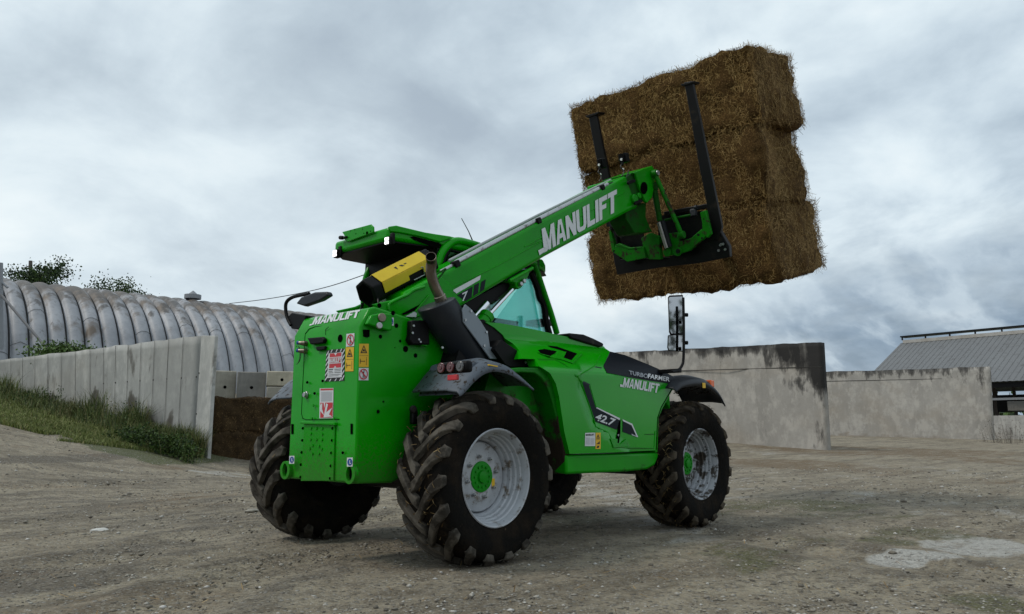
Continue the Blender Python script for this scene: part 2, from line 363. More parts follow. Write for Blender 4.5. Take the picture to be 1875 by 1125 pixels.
def ground_at(px, py):
    d = ray(px, py); t0, t1 = 1.0, 140.0; prev = 1.0; t = 1.0
    while t < t1:
        p = CAM + d*t
        if p.z < gz(p.x, p.y): break
        prev = t; t *= 1.04
    lo, hi = prev, t
    for _ in range(18):
        mid = (lo+hi)/2; p = CAM+d*mid
        if p.z < gz(p.x, p.y): hi = mid
        else: lo = mid
    return CAM + d*hi
# wall base line in (a,b) for the grass strip
WL = [ab(pd(*t)) for t in ((381, 845, 20), (250, 792, 22.4), (0, 718, 27.2), (-300, 640, 36))]
def dist_wall(a, b):
    d = np.full(np.shape(a), 1e9)
    for (x0, y0), (x1, y1) in zip(WL, WL[1:]):
        vx, vy = x1-x0, y1-y0; t = np.clip(((a-x0)*vx+(b-y0)*vy)/(vx*vx+vy*vy), 0, 1)
        d = np.minimum(d, np.hypot(a-(x0+t*vx), b-(y0+t*vy)))
    return d
radii = np.concatenate([np.linspace(.4, 2.0, 8, endpoint=False), 2.0*np.power(1.0165, np.arange(0, 255)), [150, 180, 230, 320, 500, 900, 1800, 4000]])
na = 1100; half = R(42)
angs = np.concatenate([np.linspace(-half, half, 820, endpoint=False), np.linspace(half, 2*math.pi-half, 120, endpoint=False)])
AA, RR = np.meshgrid(angs, radii); ga = (np.sin(AA)*RR).ravel(); gb = (np.cos(AA)*RR).ravel()
gzv = terr_ab(ga, gb)
def vnoise(a, b, s, seed):    # cheap smooth value noise
    x = a/s+seed*17.3; y = b/s+seed*9.1; xi = np.floor(x); yi = np.floor(y); fx = x-xi; fy = y-yi; fx = fx*fx*(3-2*fx); fy = fy*fy*(3-2*fy)
    def h(i, j): v = np.sin(i*127.1+j*311.7+seed*74.7)*43758.5453; return v-np.floor(v)
    return (h(xi, yi)*(1-fx)+h(xi+1, yi)*fx)*(1-fy)+(h(xi, yi+1)*(1-fx)+h(xi+1, yi+1)*fx)*fy - .5
rr_ = np.hypot(ga, gb); fade = np.clip(1-rr_/60, 0, 1)
gzv += fade*(.035*vnoise(ga, gb, 1.7, 1) + .020*vnoise(ga, gb, .55, 2) + .012*vnoise(ga, gb, .19, 3)*np.clip(1-rr_/25, 0, 1) + .008*vnoise(ga, gb, .08, 4)*np.clip(1-rr_/12, 0, 1))
def track(pts, depth=.028, w=.24):
    global gzv
    P = [ab(ground_at(*p)) for p in pts]; d = np.full(ga.shape, 1e9)
    for (x0, y0), (x1, y1) in zip(P, P[1:]):
        vx, vy = x1-x0, y1-y0; t = np.clip(((ga-x0)*vx+(gb-y0)*vy)/(vx*vx+vy*vy), 0, 1); d = np.minimum(d, np.hypot(ga-(x0+t*vx), gb-(y0+t*vy)))
    d = d + .10*vnoise(ga, gb, .6, 21); gzv += -depth*np.exp(-(d/w)**2) + depth*.6*np.exp(-((d-w*1.9)/(w*.6))**2)*(1+1.2*vnoise(ga, gb, .25, 22)); TRK.append(np.exp(-((d-w*1.7)/(w*1.0))**2))
TRK = []
for tp in (((-100, 1085), (150, 1030), (420, 975), (700, 950)), ((-100, 985), (200, 940), (450, 915), (600, 905)), ((300, 1120), (520, 1030), (760, 1000)), ((1300, 975), (1500, 1010), (1875, 1060)), ((-50, 900), (250, 885), (460, 880))): track(tp)
dw = dist_wall(ga, gb) + 1.4*vnoise(ga, gb, 2.3, 5) + .8*vnoise(ga, gb, .7, 6)
grassm = np.clip((3.9-dw)/.9, 0, 1)
_mid = ab(pd(381, 845, 20)); grassm *= np.clip((_mid[0]+.4-ga)/.5, 0, 1)
grassm = np.maximum(grassm, np.clip((np.hypot(ga, gb)-62)/6, 0, 1)*np.clip((-ga+60)/10, 0, 1))
palem = np.zeros_like(ga); mossm = np.zeros_like(ga); haym = np.zeros_like(ga); gravm = np.zeros_like(ga)
def blob(arr, px, py, rx, ry, w=1.0):
    c = ground_at(px, py); a0, b0 = ab(c); e1 = ground_at(px+rx, py); e2 = ground_at(px, py-ry)
    ra = max(.2, abs(ab(e1)[0]-a0)); rb = max(.2, abs(ab(e2)[1]-b0))
    d = ((ga-a0)/ra)**2+((gb-b0)/rb)**2; np.maximum(arr, w*np.clip(1.45-d*.9, 0, 1), out=arr)
for t in ((1815, 993, 62, 17), (1765, 1002, 70, 15), (1695, 1015, 60, 9), (1640, 1021, 34, 5), (1240, 985, 130, 16, .45), (1480, 965, 120, 12, .35), (410, 868, 110, 9, .6), (1780, 940, 120, 14, .45), (1540, 905, 260, 22, .35), (1400, 870, 200, 14, .35), (1120, 900, 80, 30, .5), (1250, 1060, 90, 30, .2), (600, 1080, 300, 60, .15), (1650, 860, 200, 14, .4), (1450, 830, 90, 5, .5)): blob(palem, *t)
for t in ((1450, 925, 180, 12, .8), (1380, 1015, 90, 20, .7), (1700, 975, 110, 12, .75), (1560, 945, 130, 10, .6), (1420, 1040, 110, 18, .6), (1820, 1105, 80, 25, .9), (1180, 1020, 90, 12, .4), (1300, 940, 80, 10, .6), (1620, 990, 60, 10, .8), (1480, 985, 60, 10, .6)): blob(mossm, *t)
for t in ((1450, 850, 130, 10, .85), (1620, 826, 230, 8, .8), (1780, 842, 90, 8, .7), (500, 838, 80, 8, .6), (480, 905, 220, 10, .55), (1340, 846, 60, 12, .7), (1800, 880, 90, 8, .5), (290, 855, 160, 14, .5), (760, 1045, 150, 14, .3), (1590, 862, 120, 7, .6)): blob(haym, *t)
for t in ((120, 840, 180, 40, 1), (100, 930, 180, 30, .6), (330, 950, 160, 20, .6), (80, 1060, 180, 30, .9), (300, 1000, 140, 18, .6), (700, 1100, 400, 40, .4), (560, 960, 100, 12, .5), (1500, 1080, 350, 50, .25)): blob(gravm, *t)
gravm = np.maximum(gravm, .7*np.max(TRK, axis=0))
def gmat():
    m = bpy.data.materials.new('yard_ground'); m.use_nodes = True; t = m.node_tree; P = t.nodes['Principled BSDF']; P.inputs['Roughness'].default_value = .9; P.inputs['Specular IOR Level'].default_value = .18
    g = t.nodes.new('ShaderNodeNewGeometry'); pos = g.outputs['Position']
    def ns(scale, detail=8, rough=.6, dist=0, sc=None):
        src = pos
        if sc:
            mp = nn(t, 'ShaderNodeMapping'); mp.inputs['Rotation'].default_value = (0, 0, YAW-R(90)); mp.inputs['Scale'].default_value = sc; t.links.new(pos, mp.inputs[0]); src = mp.outputs[0]
        n = nn(t, 'ShaderNodeTexNoise', i_Scale=scale, i_Detail=detail, i_Roughness=rough, i_Distortion=dist); t.links.new(src, n.inputs['Vector']); return n.outputs[0]
    def vor(scale, feat='F1'):
        n = nn(t, 'ShaderNodeTexVoronoi', feature=feat, i_Scale=scale); t.links.new(pos, n.inputs['Vector']); return n
    def att(nm): n = nn(t, 'ShaderNodeAttribute', attribute_name=nm); return n.outputs['Fac']
    big = ns(.35, 6, .55); mid = ns(1.6, 8, .62); fine = ns(14, 8, .7); mott = ns(5, 8, .65)
    c = mixc(t, ramp(t, big, [(.36, 0), (.64, 1)]), (.335, .290, .218), (.228, .190, .136))
    c = mixc(t, ramp(t, mid, [(.38, 0), (.66, .9)]), c, (.40, .345, .25))
    c = mixc(t, ramp(t, mott, [(.48, 0), (.70, .8)]), c, (.105, .078, .048))
    def patch(nm, c2, amp=1.0, src=None, lo=.42, hi=.72, mx_=1.0):
        nonlocal c
        s = src if src is not None else mid
        f = ramp(t, math_n(t, 'ADD', att(nm), math_n(t, 'MULTIPLY', math_n(t, 'SUBTRACT', s, .5), amp)), [(lo, 0), (hi, mx_)])
        c = mixc(t, f, c, c2)
    streaks = ns(1.6, 9, .68, .1, (.55, 1.3, 1))
    patch('gravel', (.125, .106, .082), 2.4, ns(2.2, 9, .7, .2, (.5, 1.5, 1)), .45, .82, .8)
    c = mixc(t, ramp(t, ns(1.0, 9, .7, .2, (.35, 1.8, 1)), [(.49, 0), (.61, .62)]), c, (.105, .083, .056))
    c = mixc(t, ramp(t, ns(.8, 6, .6, .2, (.5, 1.2, 1)), [(.56, 0), (.68, .45)]), c, (.21, .14, .08))
    patch('pale', (.50, .485, .45), 2.2, streaks, .46, .82, .94)
    patch('hay', (.165, .108, .055), 2.6, streaks, .45, .85, .85)
    patch('moss', (.105, .105, .042), 2.6, ns(2.4, 9, .7, .1, (.6, 1.4, 1)), .48, .85, .85)
    patch('grassy', (.070, .088, .022), 1.2, mott, .35, .6, .9)
    # small stones in the surface
    v = vor(26); vc = nn(t, 'ShaderNodeSeparateColor'); t.links.new(v.outputs['Color'], vc.inputs[0])
    stone = math_n(t, 'MULTIPLY', ramp(t, v.outputs['Distance'], [(.20, 1), (.42, 0)]), ramp(t, math_n(t, 'ADD', vc.outputs[0], math_n(t, 'MULTIPLY', att('gravel'), .30)), [(.46, 0), (.52, 1)]))
    notpale = math_n(t, 'SUBTRACT', 1.0, math_n(t, 'MULTIPLY', att('pale'), .85), clamp=True)
    c = mixc(t, math_n(t, 'MULTIPLY', math_n(t, 'MULTIPLY', stone, .85), notpale), c, mixc(t, ramp(t, vc.outputs[1], [(.3, 0), (1, 1)]), (.11, .098, .082), (.50, .48, .45)))
    v2 = vor(75); vc2 = nn(t, 'ShaderNodeSeparateColor'); t.links.new(v2.outputs['Color'], vc2.inputs[0])
    c = mixc(t, math_n(t, 'MULTIPLY', ramp(t, vc2.outputs[0], [(.3, 0), (1, 1)]), .55), c, mixc(t, vc2.outputs[1], (.07, .058, .046), (.43, .41, .36)))
    c = mixc(t, ramp(t, fine, [(.50, 0), (.78, .8)]), c, (.085, .070, .054))
    t.links.new(c, P.inputs['Base Color'])
    b1 = nn(t, 'ShaderNodeBump', i_Strength=1.0, i_Distance=.06); t.links.new(math_n(t, 'ADD', mott, math_n(t, 'MULTIPLY', fine, .5)), b1.inputs['Height'])
    b2 = nn(t, 'ShaderNodeBump', i_Strength=.9, i_Distance=.016); t.links.new(math_n(t, 'ADD', stone, math_n(t, 'MULTIPLY', vc2.outputs[0], .5)), b2.inputs['Height']); t.links.new(b1.outputs[0], b2.inputs['Normal'])
    t.links.new(b2.outputs[0], P.inputs['Normal'])
    return m
wx, wy = ab2w(ga, gb); nr, nc = len(radii), len(angs)
idx = np.arange(nr*nc).reshape(nr, nc); q0 = idx[:-1]; q1 = idx[1:]
Fq = np.stack([q0, q1, np.roll(q1, -1, 1), np.roll(q0, -1, 1)], -1).reshape(-1, 4)
V = np.stack([wx, wy, gzv], -1); V = np.vstack([V, [CAM.x, CAM.y, 0]])
ground = raw('ground', V[:-1], Fq, gmat(), smooth=True)
tag(ground, kind='structure')
for nm, arr in (('pale', palem), ('moss', mossm), ('hay', haym), ('grassy', grassm), ('gravel', gravm)):
    at = ground.data.attributes.new(nm, 'FLOAT', 'POINT'); at.data.foreach_set('value', arr.astype(np.float32))
# loose stones: a chipped pebble repeated over the yard
pm = bpy.data.materials.new('mixed_gravel'); pm.use_nodes = True; t = pm.node_tree; g = t.nodes.new('ShaderNodeNewGeometry')
t.links.new(ramp(t, g.outputs['Random Per Island'], [(0, (.09, .078, .062)), (.5, (.23, .205, .165)), (.85, (.36, .335, .29)), (1, (.55, .53, .50))]), t.nodes['Principled BSDF'].inputs['Base Color']); t.nodes['Principled BSDF'].inputs['Roughness'].default_value = .85
oct_v = np.array([[1, 0, 0], [-1, 0, 0], [0, 1, 0], [0, -1, 0], [0, 0, 1], [0, 0, -1], [.7, .6, .5], [-.6, .7, .4], [.6, -.7, .45], [-.7, -.6, .5]], float)
oct_f = [(6, 0, 2), (7, 2, 1), (9, 1, 3), (8, 3, 0), (6, 4, 8), (6, 8, 0), (7, 4, 6), (7, 6, 2), (9, 4, 7), (9, 7, 1), (8, 4, 9), (8, 9, 3), (5, 2, 0), (5, 1, 2), (5, 3, 1), (5, 0, 3)]
def pebbles(name, n, rng, size, dens=None):
    rs = np.random.RandomState(rng); VV = []; FF = []
    b = 2.2*np.exp(rs.rand(n*2)*math.log(9)); a = (rs.rand(n*2)-.5)*2*.74*b
    if dens is not None:
        keep = dens(a, b) > rs.rand(n*2); a, b = a[keep][:n], b[keep][:n]
    z = terr_ab(a, b) + np.clip(1-np.hypot(a, b)/60, 0, 1)*(.035*vnoise(a, b, 1.7, 1)+.020*vnoise(a, b, .55, 2))
    x, y = ab2w(a, b); base = 0
    for i in range(len(a)):
        s = size(rs, b[i]); th = rs.rand()*6.28; sx, sy, sz = s*(.7+.6*rs.rand()), s*(.6+.4*rs.rand()), s*(.35+.4*rs.rand())
        v = oct_v*(1+.25*(rs.rand(10, 1)-.5)); v = v*[sx, sy, sz]; c, s_ = math.cos(th), math.sin(th)
        v = np.stack([v[:, 0]*c-v[:, 1]*s_+x[i], v[:, 0]*s_+v[:, 1]*c+y[i], v[:, 2]+z[i]+sz*.15], -1); VV.append(v); FF += [(p+base, q+base, r+base) for p, q, r in oct_f]; base += 10
    return raw(name, np.vstack(VV), FF, pm)
_pc = [ab(ground_at(*t)) for t in ((1795, 998), (1735, 1006), (1680, 1015), (1850, 995), (1630, 1020))]
def gdens(a, b): return np.where(np.min([np.hypot((a-q[0])/.7, (b-q[1])/.55) for q in _pc], axis=0) < 1, .10, 1)*(.25 + .75*np.clip(vnoise(a, b, .9, 8)*1.6+.35, 0, 1))
o = pebbles('gravel', 21000, 5, lambda rs, b: .0036*(1+b*.11)*min(3.6, 1+rs.pareto(2.6)), gdens); tag(o, kind='stuff')
def stone(px, py, w, h, colr, label, rng):
    p = ground_at(px, py); D = (p-CAM).dot(D_); r = w/F_PX*D/2; m = MB(); rs = random.Random(rng)
    bmesh.ops.create_icosphere(m.b, subdivisions=3, radius=1)
    for v in m.b.verts:
        n = mnoise.noise(v.co*1.3+Vector((rng, 0, 0)))*.35; v.co *= 1+n; v.co = Vector((v.co.x*r, v.co.y*r*.8, v.co.z*h)) + Vector((0, 0, h*.3))
    o = m.build('stone', colr, smooth=60); o.location = (p.x, p.y, p.z+.005); o.rotation_euler = (0, 0, rs.random()*6)
    tag(o, label, 'stone', 'loose stones on the yard'); return o
st_l = mat('pale_limestone', (.50, .49, .46), .8, bump=(30, .4, .01)); st_d = mat('dull_fieldstone', (.17, .15, .12), .85, bump=(30, .6, .01)); st_m = mat('grey_fieldstone', (.28, .26, .22), .85, bump=(30, .5, .01))
stone(183, 972, 34, .012, st_l, 'flat whitish stone lying alone on the gravel at left', 1)
stone(461, 937, 22, .022, st_m, 'tan rounded stone just behind the rear tyre furthest from the camera', 2)
stone(236, 906, 12, .02, st_d, 'small dark stone on the gravel between grass strip and whitish flat stone', 3)
stone(961, 1113 if False else 1108, 16, .008, st_l, 'pale chip of stone at the bottom edge below the near rear tyre', 4)
stone(1732, 905, 12, .025, st_d, 'dark lump on the pale yard, right of the middle, nearest the right edge', 5)
stone(1654, 919, 11, .02, st_d, 'smaller dark lump left of its neighbour on the pale yard', 6)
stone(1634, 1014, 14, .012, st_d, 'dark pebble at the left tip of the white patch in the yard', 7)

# ------------------------------------------------------------------ concrete walls
def wall(name, tops, bots, thick, matl, algae=None, soil=None, nx=60, nz=16, deeper=.4, side=1):
    """ruled slab between a top polyline and a base polyline (3-D points), real thickness"""
    n = len(tops)
    def at(pl, u):
        i = min(int(u*(n-1)), n-2); f = u*(n-1)-i; return pl[i].lerp(pl[i+1], f)
    dr = (bots[-1]-bots[0]); dr.z = 0; dr.normalize(); nv = Vector((-dr.y, dr.x, 0))*side
    V = []; al = []; so_ = []
    for lay in (0, 1):
        for i in range(nx+1):
            u = i/nx; T = at(tops, u); B = at(bots, u)-Vector((0, 0, deeper))
            for j in range(nz+1):
                w = j/nz; p = B.lerp(T, w) + nv*thick*lay; p.z += (.035*mnoise.noise(Vector((p.x*1.3, p.y*1.3, 0)))+.02*mnoise.noise(Vector((p.x*5, p.y*5, 3)))) if j == nz else 0; p += nv*.02*mnoise.noise(p*.9); V.append(p); al.append(algae(u, w) if algae else 0); so_.append(soil(u, w) if soil else 0)
    def I(l, i, j): return l*(nx+1)*(nz+1)+i*(nz+1)+j
    F = []
    for i in range(nx):
        for j in range(nz):
            F.append((I(0, i, j), I(0, i+1, j), I(0, i+1, j+1), I(0, i, j+1))); F.append((I(1, i, j), I(1, i, j+1), I(1, i+1, j+1), I(1, i+1, j)))
        F.append((I(0, i, nz), I(0, i+1, nz), I(1, i+1, nz), I(1, i, nz)))
    for j in range(nz):
        F.append((I(0, 0, j), I(0, 0, j+1), I(1, 0, j+1), I(1, 0, j))); F.append((I(0, nx, j), I(1, nx, j), I(1, nx, j+1), I(0, nx, j+1)))
    o = raw(name, V, F, matl)
    for nm, arr in (('algae', al), ('soil', so_)):
        a = o.data.attributes.new(nm, 'FLOAT', 'POINT'); a.data.foreach_set('value', np.array(arr, np.float32))
    return o
def strips(name, pts_pairs, r, matl, parent):
    m = MB()
    for a, b in pts_pairs: m.tube([a, b], r, 5)
    return m.build(name, matl, parent, smooth=0)
joint = mat('dark_wall_joint', (.04, .037, .033), .95)
# left precast retaining wall: individual tall panels
Tl = [pd(*t) for t in ((-420, 712, 44), (-200, 684.5, 35.0), (0, 660, 29.0), (180, 638, 24.6), (365, 615, 21.2))]
Bl = [pd(*t) for t in ((-420, 640, 44), (-200, 672, 35.0), (0, 715, 29.0), (180, 765, 24.6), (352, 826, 21.2))]
wl = wall('retaining_wall', Tl, Bl, .35, conc2, algae=lambda u, w: 0 if u > .95 else 1.15*max(0, min(1, ((.16+.16*math.sin(u*53)+.15*math.sin(u*127+1))*min(1, max(.25, (u-.25)*1.8))+.12-w)/.10)), soil=lambda u, w: max(0, .55-w*5), nx=90, nz=14, side=1)
tag(wl, 'long pale wall of upright concrete panels running back beside the grass strip', 'wall')
prs = []; nvl = None
dr = (Bl[-1]-Bl[0]); dr.z = 0; dr.normalize(); nvl = Vector((-dr.y, dr.x, 0))
m = MB(); npan = 30
for k in range(1, npan):
    u = k/npan; i = min(int(u*4), 3); f = u*4-i; T = Tl[i].lerp(Tl[i+1], f); B = Bl[i].lerp(Bl[i+1], f); o_ = -nvl*.024
    w = dr*.008; m.poly([B-w+o_, B+w+o_, T+w+o_, T-w+o_])
m.build('panel_joint', joint, wl, smooth=0, fix=False)
rt_ = random.Random(8); tn = [rt_.choice((0, .15, .35, .6, .2)) for _ in range(npan)]; ta = []
for lay in (0, 1):
    for i in range(91):
        for j in range(15): ta.append(tn[min(npan-1, i//3)])
a = wl.data.attributes.new('tone', 'FLOAT', 'POINT'); a.data.foreach_set('value', np.array(ta, np.float32))
m = MB()
for k in range(0, npan):
    u = (k+.98)/npan
    if u > 1: continue
    i = min(int(u*4), 3); f = min(1, u*4-i); T = Tl[i].lerp(Tl[i+1], f); B = Bl[i].lerp(Bl[i+1], f)
    m.disc(T.lerp(B, 1.15/max(1.2, (T-B).length)), -nvl, .022, .012, 8); m.disc(T.lerp(B, min(.95, 2.6/max(1.2, (T-B).length))), -nvl, .018, .012, 8)
m.build('lifting_socket', joint, wl, smooth=0)
# L-shaped end panel
e0, e1_, f0, f1 = pd(365, 614.5, 21.2), pd(397, 615, 20.4), pd(352, 840, 21.2), pd(382, 850, 20.4)
dn = (pd(381, 700, 20.4)-pd(360, 700, 21.2)); 
m = MB(); hv = Vector((dr.x, dr.y, 0))*.0; 
for p in (f0, f1): p.z -= .4
e1_.x, e1_.y = f1.x, f1.y; e0.x, e0.y = f0.x, f0.y
e1_ = on_v = None
def vert_top(base, px, py):     # point above base that is seen at row py
    h = math.hypot(base.x-CAM.x, base.y-CAM.y); d = ray(px, py); return Vector((base.x, base.y, CAM.z + h*d.z/math.hypot(d.x, d.y)))
b0, b1 = pd(363, 700, 21.0), pd(388, 700, 20.3)
t0, t1 = vert_top(b0, 365, 614.5), vert_top(b1, 391, 615)
back = (b0-b1).cross(U_).normalized()*-.10
if back.dot(V_) < 0: back = -back
m.prism([Vector((b0.x, b0.y, -1)), Vector((b1.x, b1.y, -1)), t1, t0], back); m.build('end_panel', conc2, wl, bev=.015)
m = MB()
for fz in (.30, .62):
    c = Vector((b0.x, b0.y, t0.z*(1-fz))); m.disc(c+(b1-b0)*.04, -back.normalized(), .02, .02, 8)
m.build('lifting_socket', joint, wl, smooth=0)

# right bunker walls
Tr = [pd(*t) for t in ((900, 659, 42.0), (1132, 645.5, 36.2), (1330, 635.5, 31.7), (1502, 626.5, 28.0))]
Br = [pd(*t) for t in ((900, 812, 42.0), (1132, 806, 36.2), (1345, 814, 31.7), (1514, 824, 28.0))]
def alg1(u, w):
    s = 1-w; v = 0
    v = max(v, .95-(1-u)*9-max(0, s-.38)*4)                      # black corner at the free end
    v = max(v, .72-abs(s-.34)*2.6-max(0, .955-u)*5.5)
    v = max(v, .78-s*6.5-max(0, .62-u)*1.4)
    if u > .80: v = max(v, .80-max(0, s-(.05+(u-.80)*.9))*4)
    v = max(v, .46-s*5)
    if abs((u-.80)*2.3-s) < .05: v -= .25
    return v
w1 = wall('bunker_wall', Tr, Br, .32, conc1, algae=alg1, soil=lambda u, w: max(0, .50-w*5)+(.32 if u < .62 and w > .55 else 0), nx=90, nz=24, side=1)
tag(w1, 'tall grey concrete bunker wall behind the front wheel, black weathering at its upper right end', 'wall')
dr1 = (Br[-1]-Br[0]).normalized(); n1v = Vector((dr1.y, -dr1.x, 0)).normalized()*.005
def wl_pt(T, B, u, s):
    n = len(T); i = min(int(u*(n-1)), n-2); f = u*(n-1)-i; return T[i].lerp(T[i+1], f).lerp(B[i].lerp(B[i+1], f), s)
m = MB(); m.tube([wl_pt(Tr, Br, u, .235)+n1v*0 for u in (0, .25, .5, .75, 1)], .018, 5)
for u in (.80,): m.tube([wl_pt(Tr, Br, u, .24), wl_pt(Tr, Br, u+.002, .9)], .004, 4)
m.build('pour_line', joint, w1, smooth=0)
Tq = [pd(*t) for t in ((1250, 700, 56.0), (1400, 689, 51.5), (1510, 681, 48.3), (1660, 677, 45.0), (1811, 671.5, 42.0))]
Bq = [pd(*t) for t in ((1250, 796, 56.0), (1400, 797, 51.5), (1515, 799, 48.3), (1660, 802, 45.0), (1818, 807, 42.0))]
w2 = wall('bunker_wall', Tq, Bq, .32, conc1, algae=lambda u, w: max(.48-(1-w)*3.2, (.44-abs((1-w)-.12)*2-(1-u)*2.0)), soil=lambda u, w: max(0, .75-w*2.4)*(1 if u < .8 else max(0, 1-(u-.8)*5)), nx=80, nz=20, side=1)
tag(w2, 'lower concrete bunker wall further back, brown soil splashes along its foot', 'wall')
m = MB(); m.tube([wl_pt(Tq, Bq, u, .15) for u in (0, .25, .5, .75, .86)], .016, 5)
m.build('pour_line', joint, w2, smooth=0)

# stacked concrete blocks behind the left wall
def block(px0, px1, py0, py1, D, label, cm, seed):
    a = pd(px0, py0, D); b = pd(px1, py0, D*1.012); z0 = pd(px0, py1, D).z; x = (b-a); x.z = 0; L = x.length; xn = x.normalized(); yn = Vector((-xn.y, xn.x, 0))
    if yn.dot(V_) < 0: yn = -yn
    m = MB(); m.prism([(0, 0, 0), (L-.02, 0, 0), (L-.02, 0, a.z-z0-.01), (0, 0, a.z-z0-.01)], (0, .75, 0))
    o = m.build('concrete_block', cm, bev=.03); o.location = (a.x, a.y, z0); o.rotation_euler = (0, 0, math.atan2(xn.y, xn.x))
    if cm is conc3 or 1:
        for fx in (.5,):
            m = MB(); m.disc((L*fx, -.003, (a.z-z0)*.42), (0, -1, 0), .05, .004, 16); m.build('socket_hole', hole_m, o)
    tag(o, label, 'concrete block', 'concrete blocks stacked behind the bale'); return o
conc3b = conc('darker_block_face', (.24, .23, .21), (.06, .055, .05), .3); conc3c = conc('sandy_block_face', (.44, .40, .31), (.06, .055, .05), .3)
block(392, 435, 678, 731, 24.5, 'grey concrete block touching the end of the panel wall', conc3, 1)
block(435, 489, 680, 731, 24.5, 'darker grey concrete block in the middle of the row above the dark bale', conc3b, 2)
block(489, 545, 679, 707, 24.5, 'sandy coloured concrete block behind the far rear fender, upper course', conc3c, 3)
block(489, 545, 707.5, 731, 24.5, 'half hidden concrete block under the sandy coloured one', conc3, 4)
m = MB(); a_, b_ = pd(392, 731, 24.55), pd(620, 731, 27.3); m.prism([Vector((a_.x, a_.y, -.5)), Vector((b_.x, b_.y, -.5)), Vector((b_.x, b_.y, a_.z-.006)), Vector((a_.x, a_.y, a_.z-.006))], back.normalized()*.74)
o = m.build('block_wall_base', conc3, bev=.02); tag(o, 'lower courses of the concrete block wall, almost hidden behind the dark bales', 'wall')
m = MB()
for k in range(1, 4): c = a_.lerp(b_, k/4); m.box(Vector((c.x, c.y, a_.z/2)), (.012, .012, a_.z+.4))
m.build('block_joint', joint, o)

# ------------------------------------------------------------------ arched corrugated sheds
qa = pd(30, 785, 38.0); axd = (R_*math.sin(R(46.5))+V_*math.cos(R(46.5))).normalized(); side_v = Vector((-axd.y, axd.x, 0))
if side_v.dot(V_) < 0: side_v = -side_v
QR = 6.3; qz = 1.9
q0c = Vector((qa.x, qa.y, 0)) + side_v*.9
m = MB(); segA = 60; rib = .76; nrib = 54; per = 8
V = []; F = []
for i in range(nrib*per+1):
    s = (i/per - 17)*rib; ph = (i % per)/per; bulge = .30*math.sqrt(max(0.0, math.sin(math.pi*ph))) if ph else -.06
    for k in range(segA+1):
        a = math.pi*k/segA; r = QR + bulge; p = q0c + axd*s + side_v*(-math.cos(a))*r + Vector((0, 0, qz+math.sin(a)*r*.98)); V.append(p)
n1_ = segA+1
for i in range(nrib*per):
    for k in range(segA): F.append((i*n1_+k, (i+1)*n1_+k, (i+1)*n1_+k+1, i*n1_+k+1))
qm = bpy.data.materials.new('aged_arched_sheeting'); qm.use_nodes = True; t = qm.node_tree; P = t.nodes['Principled BSDF']; P.inputs['Roughness'].default_value = .55; P.inputs['Metallic'].default_value = .15
g = t.nodes.new('ShaderNodeNewGeometry')
def qn(scale, detail=7, sc=(1, 1, 1), rough=.62):
    mp = nn(t, 'ShaderNodeMapping'); mp.inputs['Scale'].default_value = sc; t.links.new(g.outputs['Position'], mp.inputs[0]); n = nn(t, 'ShaderNodeTexNoise', i_Scale=scale, i_Detail=detail, i_Roughness=rough); t.links.new(mp.outputs[0], n.inputs['Vector']); return n.outputs[0]
c = mixc(t, ramp(t, qn(.5), [(.35, 0), (.65, 1)]), (.34, .348, .37), (.215, .222, .24))
spz = t.nodes.new('ShaderNodeSeparateXYZ'); t.links.new(g.outputs['Position'], spz.inputs[0])
hi = nn(t, 'ShaderNodeMapRange', n1=5.0, n2=8.4, n3=-.16, n4=.10); t.links.new(spz.outputs[2], hi.inputs[0])
c = mixc(t, ramp(t, math_n(t, 'ADD', qn(.75, 9, (1, 1, .6)), hi.outputs[0]), [(.47, 0), (.60, .92)]), c, (.105, .078, .056))
c = mixc(t, ramp(t, math_n(t, 'ADD', qn(1.5, 9, (1, 1, .5)), hi.outputs[0]), [(.50, 0), (.60, .85)]), c, (.06, .054, .050))
c = mixc(t, ramp(t, qn(3.5), [(.52, 0), (.75, .5)]), c, (.14, .135, .13))
t.links.new(c, P.inputs['Base Color'])
b = nn(t, 'ShaderNodeBump', i_Strength=.3, i_Distance=.05); t.links.new(qn(4), b.inputs['Height']); t.links.new(b.outputs[0], P.inputs['Normal'])
qh = raw('arched_shed', V, F, qm, smooth=True)
tag(qh, 'long rounded shed of ribbed weathered metal behind the panel wall', 'shed')
m = MB()
for i in range(nrib+1):
    s = (i-17)*rib; m.tube([q0c + axd*s + side_v*(-math.cos(math.pi*k/30))*(QR+.0) + Vector((0, 0, qz+math.sin(math.pi*k/30)*(QR+.02)*.98)) for k in range(1, 30)], .06, 5)
m.build('rib_joint', mat('shed_rib_joint', (.03, .029, .028), .9), qh, smooth=0)
m = MB(); rnd = random.Random(4)
for i in range(nrib):
    for a in ((rnd.uniform(.35, .75),) if rnd.random() < .6 else ()):
        pts = []
        for k in range(7):
            ph = k/6; rr2 = QR + .02 + .30*math.sqrt(max(0.0, math.sin(math.pi*ph))); aa = a + .02*math.sin(math.pi*ph)*rnd.uniform(.2, 1)
            pts.append(q0c + axd*((i-17+ph)*rib) + side_v*(-math.cos(aa))*rr2 + Vector((0, 0, qz+math.sin(aa)*rr2*.98)))
        m.tube(pts, .008, 4)
m.build('sheet_lap', bpy.data.materials['shed_rib_joint'], qh, smooth=0)
# near gable of the shed (seen only from the left)
m = MB(); s = -17*rib; m.prism([q0c+axd*s+side_v*(-math.cos(math.pi*k/30))*QR*.97+Vector((0, 0, qz+math.sin(math.pi*k/30)*QR*.95)) for k in range(31)]+[q0c+axd*s+side_v*QR*.97+Vector((0, 0, 0)), q0c+axd*s-side_v*QR*.97], axd*.1); m.build('gable_wall', galv, qh)
